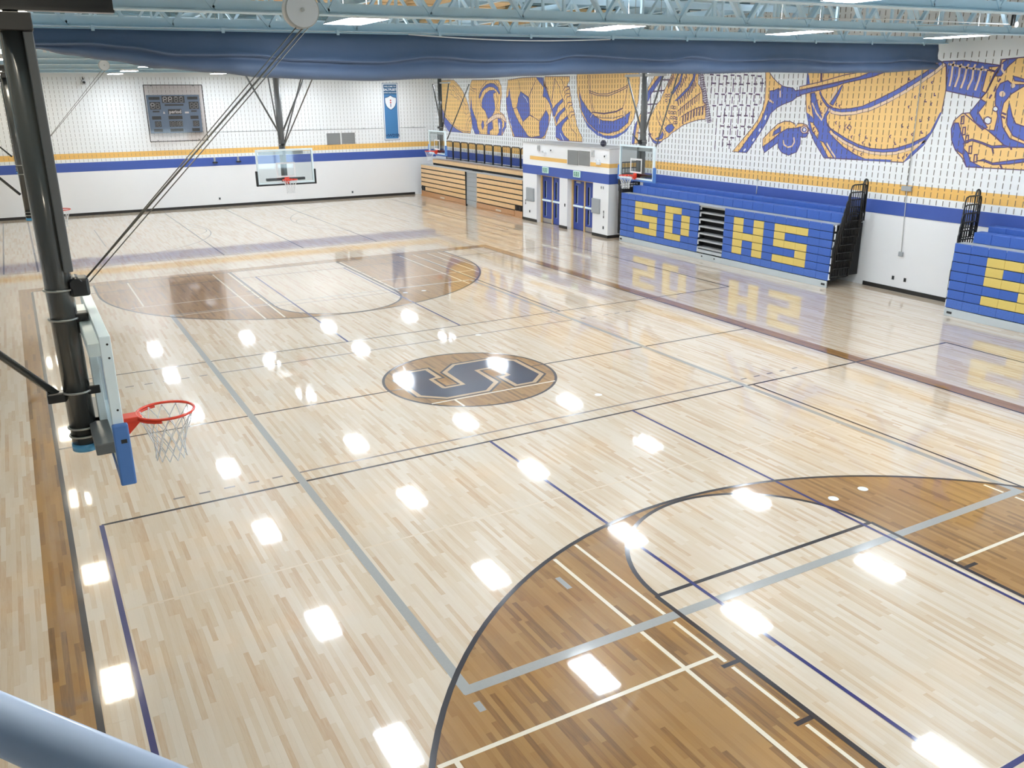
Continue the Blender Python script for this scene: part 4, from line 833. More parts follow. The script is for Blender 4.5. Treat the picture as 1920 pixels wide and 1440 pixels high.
  ('L',0.028,'-1.56,5.89 -1.69,5.86 -1.85,5.81 -2.01,5.74 -1.86,5.75 -1.62,5.78 -1.56,5.89'),
  ('B',0,'-0.49,4.22 -0.55,4.3 -0.73,4.36 -1.03,4.29 -1.3,4.21 -1.63,4.24 -1.78,4.2 -1.64,4.19 -1.31,4.16 -1.04,4.25 -0.74,4.32 -0.58,4.26'),
  ('L',0.028,'-0.49,4.22 -0.55,4.3 -0.73,4.36 -1.03,4.29 -1.3,4.21 -1.63,4.24 -1.78,4.2 -1.64,4.19 -1.31,4.16 -1.04,4.25 -0.74,4.32 -0.58,4.26 -0.49,4.22'),
  ('B',0,'-0.95,3.82 -1.13,3.87 -1.4,3.79 -1.81,3.87 -2.19,3.94 -2.54,4.06 -2.56,3.94 -2.2,3.86 -1.83,3.79 -1.41,3.75 -1.13,3.83'),
  ('L',0.028,'-0.95,3.82 -1.13,3.87 -1.4,3.79 -1.81,3.87 -2.19,3.94 -2.54,4.06 -2.56,3.94 -2.2,3.86 -1.83,3.79 -1.41,3.75 -1.13,3.83 -0.95,3.82'),
  ('L',0.03,'-0.41,4.99 -0.76,4.76 -1.11,4.6 -1.48,4.36'),
  ('P',0.05,'-1.24,6.18 -1.24,6.06 -1.33,5.96'),
  ('W',0,'-1.31,5.11 -1.31,5.09 -1.3,5.07 -1.28,5.06 -1.25,5.05 -1.23,5.06 -1.2,5.07 -1.18,5.09 -1.17,5.11 -1.18,5.14 -1.19,5.16 -1.21,5.17 -1.23,5.18 -1.26,5.17 -1.28,5.16 -1.3,5.14'),
  ('L',0.028,'-1.31,5.11 -1.31,5.09 -1.3,5.07 -1.28,5.06 -1.25,5.05 -1.23,5.06 -1.2,5.07 -1.18,5.09 -1.17,5.11 -1.18,5.14 -1.19,5.16 -1.21,5.17 -1.23,5.18 -1.26,5.17 -1.28,5.16 -1.3,5.14 -1.31,5.11'),
  ('W',0,'-1.18,4.83 -1.18,4.8 -1.17,4.77 -1.14,4.75 -1.1,4.74 -1.06,4.75 -1.03,4.77 -1,4.8 -0.99,4.83 -0.99,4.86 -1.01,4.89 -1.03,4.91 -1.07,4.92 -1.11,4.91 -1.14,4.89 -1.17,4.87'),
  ('L',0.028,'-1.18,4.83 -1.18,4.8 -1.17,4.77 -1.14,4.75 -1.1,4.74 -1.06,4.75 -1.03,4.77 -1,4.8 -0.99,4.83 -0.99,4.86 -1.01,4.89 -1.03,4.91 -1.07,4.92 -1.11,4.91 -1.14,4.89 -1.17,4.87 -1.18,4.83'),
  ('P',0,'-1.44,5.47 -1.44,5.44 -1.42,5.42 -1.4,5.41 -1.37,5.4 -1.34,5.41 -1.31,5.42 -1.29,5.44 -1.28,5.47 -1.28,5.5 -1.29,5.52 -1.32,5.54 -1.35,5.54 -1.38,5.54 -1.4,5.52 -1.43,5.5'),
  ('P',0,'-1.66,5.67 -1.66,5.65 -1.65,5.63 -1.63,5.62 -1.61,5.61 -1.58,5.62 -1.56,5.63 -1.55,5.65 -1.54,5.67 -1.54,5.69 -1.55,5.71 -1.57,5.72 -1.59,5.73 -1.61,5.72 -1.63,5.71 -1.65,5.69'),
  ('L',0.035,'-0.34,4.91 -0.41,4.93 -0.43,4.74 -0.35,4.73 -0.34,4.91'),
  ('L',0.035,'-0.43,4.64 -0.5,4.65 -0.52,4.47 -0.44,4.45 -0.43,4.64'),
  ('L',0.035,'-0.55,4.44 -0.62,4.45 -0.64,4.27 -0.56,4.25 -0.55,4.44'),
  ('L',0.035,'-0.69,4.17 -0.76,4.19 -0.78,4 -0.71,3.99 -0.69,4.17'),
  ('L',0.035,'-0.87,3.97 -0.94,3.98 -0.96,3.8 -0.88,3.78 -0.87,3.97'),
  ('L',0.05,'-1.25,5.84 -1.2,5.76'),
  ('L',0.05,'-1.16,5.66 -1.13,5.53'),
  ('L',0.05,'-1.08,5.46 -1.03,5.36'),
  ('L',0.05,'-1.43,5.02 -1.55,4.98'),
  ('L',0.05,'-1.44,4.94 -1.54,4.89'),
  ('L',0.05,'-1.33,4.15 -1.38,4.02'),
  ('L',0.05,'-1.81,4.2 -1.84,4.14'),
  ('L',0.05,'-1.61,3.76 -1.68,3.66'),
 ]),
]
MC = {'Y': 0, 'B': 1, 'P': 2, 'W': 3, 'L': 4}
mm = [M['mY'], M['mB'], M['mP'], M['mW'], M['mL']]
PTS = lambda s: [tuple(float(v) for v in t.split(',')) for t in s.split()]
for nm, els in MURAL:
    mb = MB(); k = 0; np_ = sum(1 for e in els if e[1] == 0)
    for c, wd, pts in els:
        P = PTS(pts)
        if wd == 0:
            k += 1; mb.poly([(XW - .0012 - .0004 * k, y, z) for y, z in P], MC[c])
        else: strip(mb, P, wd * .95 if c == 'L' else wd, XW - .0014 - .0004 * k if c == 'L' else XW - .0016 - .0004 * k, MC[c], 'x')
    o = mb.build(nm, mm, wr, tri=True); o['label'] = nm.replace('_', ' ') + ' in yellow, blue and purple on the white block wall'
# ------------------------------------------------------------------ vestibule with two double doors
AX, AY0, AY1, AH = 12.93, 13.42, 20.25, 3.48
D1, D2 = (17.08, 19.0), (14.52, 16.44)      # door openings along y
DX = 13.2                                    # door plane
ve = struct(empty('wall_vestibule', (AX, (AY0 + AY1) / 2, 0)))
vo = ve.location.copy()
mb = MB(); zt = 2.16
mb.box(AX, XW, AY0, AY1, zt, AH).box(AX, XW, AY0, D2[0], 0, zt).box(AX, XW, D2[1], D1[0], 0, zt).box(AX, XW, D1[1], AY1, 0, zt).box(DX + .12, XW, D2[0], D2[1], 0, zt).box(DX + .12, XW, D1[0], D1[1], 0, zt)
mb.build('vestibule_block', M['wall_low'], ve, vo)
MB().box(AX - .03, XW - .02, AY0 - .03, AY1 + .0, AH, AH + .03).build('roof_slab', M['lgrey'], ve, vo)
MB().box(AX - .004, XW - .02, AY0 - .004, AY1, 2.14, 2.53).build('blue_stripe', M['blu'], ve, vo)
for a, b in ((16.5, 19.6), (AY0 - .003, 14.75)): MB().box(AX - .003, (XW - .02) if a < 14 else AX + .01, a, b, 2.77, 2.93).build('yellow_stripe', M['yel'], ve, vo)
for a, b in ((AY0 - .012, D2[0] - .0), (D2[1], D1[0]), (D1[1], AY1)):
    MB().box(AX - .012, XW - .03 if a < 14 else AX + .02, a, b, 0, .12).build('vestibule_base', M['base'], ve, vo)
for i, (y0, y1) in enumerate((D1, D2)):
    r = struct(empty('door_%d' % (i + 1), (DX, (y0 + y1) / 2, 0))); ro = r.location.copy(); ym = (y0 + y1) / 2
    mb = MB().box(DX - .05, DX + .1, y0, y0 + .07, 0, 2.14).box(DX - .05, DX + .1, y1 - .1, y1, 0, 2.14).box(DX - .05, DX + .1, y0 + .07, y1 - .1, 2.07, 2.14).box(DX - .03, DX + .1, ym - .045, ym + .045, 0, 2.07)
    mb.build('door_frame', M['dframe'], r, ro)
    for j, (a, b) in enumerate(((y0 + .075, ym - .05), (ym + .05, y1 - .105))):
        gw = .07; gc = (a + .2) if j == 0 else (a + .2)
        gc = b - .22
        mb = MB().box(DX, DX + .05, a, gc - gw, .02, 2.06).box(DX, DX + .05, gc + gw, b, .02, 2.06)
        for z0, z1 in ((.02, .32), (.92, 1.12), (1.86, 2.06)): mb.box(DX, DX + .05, gc - gw, gc + gw, z0, z1)
        lf = mb.build('door_leaf', M['dblue'], r, ro)
        MB().box(DX + .02, DX + .03, gc - gw, gc + gw, .32, .92).box(DX + .02, DX + .03, gc - gw, gc + gw, 1.12, 1.86).build('vision_glass', M['wire'], lf)
        bx_ = MB(); [bx_.box(DX - .006, DX, gc - gw - .016, gc - gw, z0, z1) for z0, z1 in ((.3, .94), (1.1, 1.88))]
        bx_.build('glazing_bead', M['alu'], lf)
        for ch in lf.children: ch.data.transform(Matrix.Translation(-ro))
        ph = MB().bbox(DX - .07, DX, a + .03, b - .03, .98, 1.06, .012).build('push_bar', M['alu'], r, ro)
        if (i + j) % 2 == 1: MB().box(DX - .004, DX, a + .01, b - .01, .03, .22).build('kick_plate', M['steelkick'], r, ro)
    if i == 1: MB().box(DX - .05, DX, ym + .3, ym + .62, 1.98, 2.05).build('door_closer', M['lgrey'], r, ro)
# things on the vestibule
for yc, zc, lab in ((18.2, 2.385, 'green running man exit sign above the doors nearer the wooden bleachers'), (15.69, 2.385, 'green running man exit sign above the doors nearer the blue bleachers')):
    r = tag(empty('exit_sign', (AX, yc, zc - .13)), lab, 'exit sign', 'exit signs'); ro = r.location
    MB().bbox(AX - .055, AX - .005, yc - .25, yc + .25, zc - .13, zc + .13, .012).build('housing', M['pic'], r, ro)
    MB().box(AX - .057, AX - .054, yc - .19, yc + .19, zc - .095, zc + .095).build('sign_face', M['green'], r, ro)
    for s in (-1, 1):
        mb = MB(); c = yc + s * .085; mb.box(AX - .06, AX - .056, c - .05, c + .05, zc - .075, zc + .075)
        mb.build('pictogram', M['pic'], r, ro)
        mb = MB(); mb.bar((AX - .062, c - .02, zc + .0), (AX - .062, c + .02, zc + .045), .004, .03).bar((AX - .062, c, zc), (AX - .062, c - .03, zc - .06), .004, .022).bar((AX - .062, c, zc), (AX - .062, c + .03, zc - .055), .004, .022).box(AX - .064, AX - .06, c + .012, c + .034, zc + .045, zc + .068)
        mb.build('running_figure', M['green'], r, ro)
def grille(name, axis, base, a0, a1, z0, z1, lab, cat, n=16, group=None, md=.03):
    mid = (a0 + a1) / 2
    loc = (base, mid, z0) if axis == 'x' else (mid, base, z0)
    r = tag(empty(name, loc), lab, cat, group); ro = r.location
    bx_ = lambda mb, d0, d1, p, q, z0, z1: mb.box(base - d1, base - d0, p, q, z0, z1) if axis == 'x' else mb.box(p, q, base - d1, base - d0, z0, z1)
    bx_(MB(), .005, .012, a0, a1, z0, z1).build('backing', M['grey'], r, ro)
    mb = MB(); bx_(mb, .005, md, a0, a0 + .025, z0, z1); bx_(mb, .005, md, a1 - .025, a1, z0, z1); bx_(mb, .005, md, a0, a1, z0, z0 + .025); bx_(mb, .005, md, a0, a1, z1 - .025, z1)
    mb.build('grille_frame', M['vent'], r, ro)
    s0 = None
    for k in range(n):
        z = z0 + .03 + (z1 - z0 - .06) * (k + .5) / n
        if s0 is None:
            s0 = bx_(MB(), .012, md - .004, a0 + .025, a1 - .025, z - .008, z + .008).build('louvre', M['vent'], r, ro); z00 = z
        else:
            c = link('louvre', s0.data, r); c.location = (0, 0, z - z00)
    return r
grille('vent_grille', 'x', AX, 15.62, 16.42, 2.74, 3.33, 'grey louvred vent on the vestibule, left of a pair', 'vent', group=None)['label'] = 'grey louvred vent on the vestibule ending the long yellow stripe'
grille('vent_grille', 'x', AX, 14.78, 15.55, 2.76, 3.34, 'grey louvred vent on the vestibule beside the short yellow stripe', 'vent')
grille('vent_grille', 'y', YW, 7.82, 8.58, 2.99, 3.60, 'grey louvred vent on the far wall nearer the scoreboard', 'vent', 14)
grille('vent_grille', 'y', YW, 8.68, 9.44, 3.01, 3.60, 'grey louvred vent on the far wall nearer the blue banner', 'vent', 14)
for (y0, y1, z0, z1, lab) in ((19.2, 19.87, .91, 1.5, 'flat grey wall cabinet between wooden bleachers and blue doors'), (13.97, 14.53, .93, 1.52, 'flat grey wall cabinet on the vestibule beside the blue bleachers')):
    r = tag(empty('wall_cabinet', (AX, (y0 + y1) / 2, z0)), lab, 'cabinet'); ro = r.location
    MB().bbox(AX - .06, AX - .004, y0, y1, z0, z1, .008).build('cabinet_body', M['grey'], r, ro)
    MB().box(AX - .066, AX - .06, y0 + .03, y1 - .03, z0 + .03, z1 - .03).build('cabinet_door', M['grey'], r, ro)
def wallbox(name, loc, dx, dy, dz, m, lab, cat, group=None, m2=None):
    """small fitting on the vestibule front: body with a raised face"""
    x, y, z = loc; r = tag(empty(name, (x, y, z)), lab, cat, group)
    MB().bbox(-dx, -.002, -dy / 2, dy / 2, 0, dz, min(dx, dy, dz) * .18).build('body', m, r)
    MB().box(-dx - .004, -dx, -dy * .3, dy * .3, dz * .3, dz * .75).build('face', m2 or M['dark'], r)
    return r
wallbox('loudspeaker', (AX, 18.78, 3.18), .08, .14, .24, M['lgrey'], 'small grey wall speaker above the doors by the wooden bleachers', 'speaker', None, M['grey'])
wallbox('loudspeaker', (AX, 14.52, 3.14), .08, .16, .26, M['lgrey'], 'small grey wall speaker right of the vestibule vents', 'speaker', None, M['grey'])
wallbox('alarm_strobe', (AX, 17.72, 3.18), .06, .13, .13, M['white'], 'white alarm strobe with dark lens above the doors by the wooden bleachers', 'alarm')
wallbox('alarm_strobe', (AX, 13.68, 3.13), .06, .13, .15, M['white'], 'white alarm strobe with dark lens at the vestibule corner', 'alarm')
for y, z, lab in ((18.3, 3.0, 'white twin lamp emergency light above the doors by the wooden bleachers'), (14.12, 2.86, 'white twin lamp emergency light over the short yellow stripe')):
    r = tag(empty('emergency_light', (AX, y, z)), lab, 'emergency light')
    MB().bbox(-.07, -.002, -.14, .14, 0, .13, .012).build('battery_box', M['white'], r)
    for s in (-1, 1):
        MB().tube([(-.06, s * .09, .17), (-.14, s * .11, .19)], [.025, .05], 12).build('lamp_head', M['white'], r)
    MB().tube([(-.04, -.09, .13), (-.04, -.09, .17), (-.07, -.09, .17)], .012, 8).tube([(-.04, .09, .13), (-.04, .09, .17), (-.07, .09, .17)], .012, 8).build('bracket', M['white'], r)
for y, z, dy, dz, lab in ((20.0, .72, .05, .22, 'narrow dark notice on the vestibule near the wooden bleachers'), (13.72, .78, .05, .3, 'narrow dark notice on the vestibule near the blue bleachers')):
    wallbox('wall_notice', (AX, y, z), .01, dy, dz, M['tlabel'], lab, 'notice', None, M['lgrey'])
for y, z, dz, lab in ((19.62, .38, .11, 'small dark outlet low on the vestibule below a grey cabinet'), (16.62, .95, .13, 'small dark switch between the two blue double doors'), (13.72, .34, .12, 'small dark outlet low at the vestibule corner by the blue bleachers')):
    wallbox('outlet', (AX, y, z), .015, .07, dz, M['tlabel'], lab, 'outlet', None, M['dark'])
for y in (13.78, 13.92): wallbox('switch_plate', (AX, y, 1.92), .015, .05, .12, M['grey'], 'small grey plate high under the blue stripe of the vestibule', 'switch', 'plates under the vestibule stripe', M['dark'])
r = tag(empty('ball', (13.55, 14.75, AH + .03)), 'dark basketball resting on top of the vestibule', 'ball')
mb = MB(); ns, nr = 20, 12; rr = .13
for i in range(1, nr):
    a = math.pi * i / nr
    for k in range(ns): mb.v.append((rr * math.sin(a) * math.cos(2 * math.pi * k / ns), rr * math.sin(a) * math.sin(2 * math.pi * k / ns), rr - rr * math.cos(a)))
for i in range(nr - 2):
    for k in range(ns): mb.f.append([i * ns + k, i * ns + (k + 1) % ns, (i + 1) * ns + (k + 1) % ns, (i + 1) * ns + k])
mb.f += [list(range(ns))[::-1], list(range((nr - 2) * ns, (nr - 1) * ns))]; mb.m = [0] * len(mb.f); mb.sm = [True] * len(mb.f)
mb.build('ball_skin', M['ball'], r)
mb = MB()
for ax in range(3):
    c = [(0, math.cos(t), math.sin(t)) if ax == 0 else ((math.cos(t), 0, math.sin(t)) if ax == 1 else (math.cos(t), math.sin(t), 0)) for t in [2 * math.pi * k / 28 for k in range(28)]]
    mb.tube([(a * rr, b * rr, rr + c_ * rr) for a, b, c_ in c], .004, 5, closed=True)
mb.build('ball_seam', M['grey'], r)

# ------------------------------------------------------------------ bleachers
def rail_panel(mb, y, x0, x1, z0, z1, nb=6, r=.02, rb=.009):
    c = .12
    pts = [(x0, y, z0), (x0, y, z1 - c), (x0 + .03, y, z1 - .03), (x0 + c, y, z1), (x1 - c, y, z1), (x1 - .03, y, z1 - .03), (x1, y, z1 - c), (x1, y, z0)]
    mb.tube(pts, r, 8); mb.tube([(x0, y, z0 + .04), (x1, y, z0 + .04)], r * .8, 8)
    for k in range(1, nb + 1):
        x = x0 + (x1 - x0) * k / (nb + 1); mb.tube([(x, y, z0 + .04), (x, y, z1 - .01)], rb, 6)
FX = 13.04; RH = .24; Z0 = .21; MODW = .4575
def seat_mesh(nm, m, w_):
    mb = MB().bbox(0, .05, -w_ / 2 + .0006, w_ / 2 - .0006, .009, RH - .009, .010); me = mb.build(nm, m); d = me.data; bpy.data.objects.remove(me); return d
SEATS = {('b', 'N'): seat_mesh('seat', M['bblue'], MODW), ('y', 'N'): seat_mesh('seat', M['byel'], MODW), ('s', 'N'): seat_mesh('seat', M['scuff'], MODW)}
LET = {'S': ['111', '100', '111', '001', '111'], 'D': ['110', '101', '101', '101', '110'], 'H': ['101', '101', '111', '101', '101']}
def blue_bleacher(yl, sections, end, lab, rails):
    """yl > end; sections: list of (y_left, modules, {col: letter})"""
    r = tag(empty('bleachers', (FX, (yl + end) / 2, 0)), lab, 'bleachers'); ro = Vector(r.location)
    for (ya, n, lets) in sections:
        wd = {}
        for c0, ch in lets.items():
            for k in range(5):
                for q in range(3):
                    if LET[ch][k][q] == '1': wd[(c0 + q, 5 - k)] = 1
        for row in range(7):
            for c in range(n):
                key = 'y' if (c, row) in wd else ('s' if row == 0 else 'b')
                o = link('seat', SEATS[(key, 'N')], r, (FX + .003 * row - ro.x, ya - MODW * (c + .5) - ro.y, Z0 + RH * row))
        yb = ya - n * MODW
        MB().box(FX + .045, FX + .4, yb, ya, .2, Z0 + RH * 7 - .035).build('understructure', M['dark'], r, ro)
        # lower pair of back rows, visible above the closed front
        MB().bbox(FX - .02, FX + .02, yb, ya, .0, .2, .006).build('kick_board', M['kick'], r, ro)
        if True:
            mb = MB().box(FX + .02, FX + .4, yb + .004, ya - .004, Z0 + RH * 7 - .03, Z0 + RH * 7 - .012); mb.build('deck_board', M['tread'], r, ro)
    yt, ye = yl - .2, end
    n = int(abs(yt - ye) / MODW) + 0
    MB().box(FX + .02, FX + .62, ye, yt, 1.84, 1.875).build('deck_board', M['tread'], r, ro)
    for (x0, z0, z1, y0_) in ((FX + .42, 1.878, 2.15, yt), (FX + .82, 2.0, 2.28, yt - .1)):
        w2 = (y0_ - ye) / n
        mb = MB().bbox(0, .3, -w2 / 2 + .001, w2 / 2 - .001, 0, z1 - z0, .016); t_ = mb.build('back_row_seat', M['bblue']); d = t_.data; bpy.data.objects.remove(t_)
        for c in range(n): link('back_row_seat', d, r, (x0 - ro.x, y0_ - w2 * (c + .5) - ro.y, z0))
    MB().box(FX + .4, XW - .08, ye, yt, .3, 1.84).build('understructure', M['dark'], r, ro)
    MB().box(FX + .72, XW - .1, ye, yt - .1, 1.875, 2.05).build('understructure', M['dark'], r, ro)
    MB().box(FX + .44, FX + .82, ye + .02, yt - .02, 1.876, 1.99).build('seat_support', M['dark'], r, ro)
    # aisles between sections
    for (s0, s1) in zip(sections[:-1], sections[1:]):
        a, b = s0[0] - s0[1] * MODW, s1[0]
        MB().box(FX + .3, FX + .42, b, a, .1, 1.84).build('aisle_back', M['dark'], r, ro)  # near-black sheet, the shade behind the treads put into its colour
        for k in range(7):
            z = Z0 + RH * (k + 1) - .02
            if k == 6: z -= .03
            MB().box(FX + .01 + .01 * k, FX + .3, b + .01, a - .01, z - .05, z).build('step', M['tread'], r, ro)
        MB().box(FX + .0, FX + .3, b + .01, a - .01, .24, .34).build('step', M['kick'], r, ro)
        MB().bbox(FX - .02, FX + .02, b + .002, a - .002, .0, .2, .006).build('kick_board', M['kick'], r, ro)
        for s in (.25, .75):
            MB().bbox(FX - .03, FX - .02, b + (a - b) * s - .03, b + (a - b) * s + .03, .1, .14, .003).build('latch', M['tlabel'], r, ro)
        for k in range(7): MB().bbox(FX + .01 + .01 * k, FX + .06 + .01 * k, a - .035, a - .002, Z0 + RH * k + .05, Z0 + RH * k + .2, .006).build('seat_end_cap', M['white'], r, ro)
    for (ye_, d) in rails:
        for k in range(9):
            z0 = .28 + .235 * k; mb = MB(); rail_panel(mb, ye_ + d * (.03 + (.016 if d < 0 or ye_ < 0 else .03) * k), FX + .06 + .045 * k * (d < 0 or ye_ < 0), FX + .82 + .03 * k, z0, z0 + 1.0 - .02 * k, 6)
            mb.build('end_rail', M['black'], r, ro)
        mb = MB(); rail_panel(mb, ye_ + d * .2, FX + .86, FX + 1.04, 1.95, 3.15, 1, .022, .012); mb.build('end_rail', M['black'], r, ro)
        for k in range(7): MB().bbox(FX + .02 + .01 * k, FX + .07 + .01 * k, ye_, ye_ + d * .03, Z0 + RH * k + .03, Z0 + RH * k + .2, .005).build('seat_end_cap', M['white'], r, ro)
        th = .02 if d < 0 or ye_ < 0 else .24
        mb = MB().box(FX + .06, FX + .8, min(ye_, ye_ + d * th), max(ye_, ye_ + d * th), .26, 1.8 if th < .1 else 2.05); mb.build('end_panel', M['dark'], r, ro)
    return r, ro
r, ro = blue_bleacher(12.735, [(12.735, 10, {2: 'S', 6: 'D'}), (6.87, 10, {1: 'H', 5: 'S'})], 2.29, 'folded blue bleachers spelling SD and HS in yellow seats', [(2.29, -1), (12.735, 1)])
for y in (12.62, 2.42):
    MB().bbox(FX - .03, FX - .02, y - .07, y + .07, .07, .13, .004).build('name_plate', M['tlabel'], r, ro)
r, ro = blue_bleacher(-1.6, [(-1.6, 11, {2: 'S'})], -6.63, 'folded blue bleachers with a single yellow seat letter beside the bare wall', [(-1.6, 1)])
MB().bbox(FX - .03, FX - .02, -1.82, -1.68, .07, .13, .004).build('name_plate', M['tlabel'], r, ro)
# wooden bleachers
WXF = 12.95
r = tag(empty('bleachers', (WXF, 26.3, 0)), 'folded varnished wooden bleachers with grey aisle and black guard rails', 'bleachers'); ro = Vector(r.location)
secs = ((32.2, 26.36), (25.1, 20.38))
for si, (a, b) in enumerate(secs):
    for k in range(7):
        z = .07 + .245 * k; ya, yb = a, b
        if si == 0 and k in (0, 1): ya = a - .6
        if si == 1 and k in (0, 1): yb = b + .75
        if k == 0: pass
        MB().bbox(WXF + .008 * k, WXF + .26, yb, ya, z + (.038 if k else 0), z + .245 - .01, .01).build('seat_board', M['bwood'] if k else M['bwood2'], r, ro)
    e0, e1 = (a - .59, a) if si == 0 else (b, b + .74)
    MB().bbox(WXF + .02, WXF + .26, e0, e1, .05, .32, .012).build('step_box', M['bwood2'], r, ro)
    for q in (.25, .75):
        yy = e0 + (e1 - e0) * q; mb = MB().tube([(WXF + .0, yy - .06, .32), (WXF - .02, yy, .54)], .022, 8); mb.build('step_bracket', M['black'], r, ro)
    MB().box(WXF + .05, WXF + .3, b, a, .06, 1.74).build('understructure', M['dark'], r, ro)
    MB().box(WXF - .003, WXF + .26, b, a, .0, .06).build('skid_board', M['bwood2'], r, ro)
    MB().bbox(WXF - .012, WXF - .004, (a + b) / 2 - .3, (a + b) / 2 + .25, .1, .19, .003).build('maker_plate', M['lfaint'], r, ro)
    MB().box(WXF + .04, WXF + .45, b, a, 1.765, 1.79).build('deck_board', M['tread'], r, ro)
a, b = 26.36, 25.1
MB().box(WXF + .09, WXF + .3, b, a, .0, 1.72).build('aisle_back', M['lgrey'], r, ro)
for k in range(7): MB().bbox(WXF + .04 + .006 * k, WXF + .2, b + .01, a - .03, .10 + .235 * k, .10 + .235 * k + .222, .006).build('aisle_step', M['grey'], r, ro)
MB().box(WXF + .04, WXF + .45, b, a, 1.74, 1.775).build('deck_board', M['tread'], r, ro)
MB().box(WXF + .0, WXF + .1, a - .03, a, .0, 1.76).build('aisle_post', M['black'], r, ro); MB().box(WXF + .02, WXF + .4, secs[1][1] - .02, secs[1][1], 0, 1.75).build('end_panel', M['black'], r, ro)
for (ya, yb) in ((31.35, 25.7), (25.68, 20.38)): MB().bbox(WXF + .42, WXF + .7, yb, ya, 1.9, 2.13, .012).build('back_row_board', M['bwood'], r, ro)
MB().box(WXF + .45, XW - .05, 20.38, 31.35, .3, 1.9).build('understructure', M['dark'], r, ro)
MB().box(WXF + .42, XW - .1, 20.38, 31.35, 2.10, 2.125).build('top_deck', M['tread'], r, ro)
mb = MB(); rail_panel(mb, 0, 0, .86, 0, .98, 7, .025, .006)
mb.v = [(y, x, z) for x, y, z in mb.v]; g0 = mb.build('guard_rail', M['black'], r)
px = [838.5, 849, 861, 873.2, 887.5, 901, 913.5, 928.5, 944.5, 958.7, 973.5]
for k in range(11):
    y = 30.35 - (30.35 - 20.88) * k / 10
    o = g0 if k == 0 else link('guard_rail', g0.data, r)
    o.location = (13.98 - ro.x, y - .43 - ro.y, 2.125)
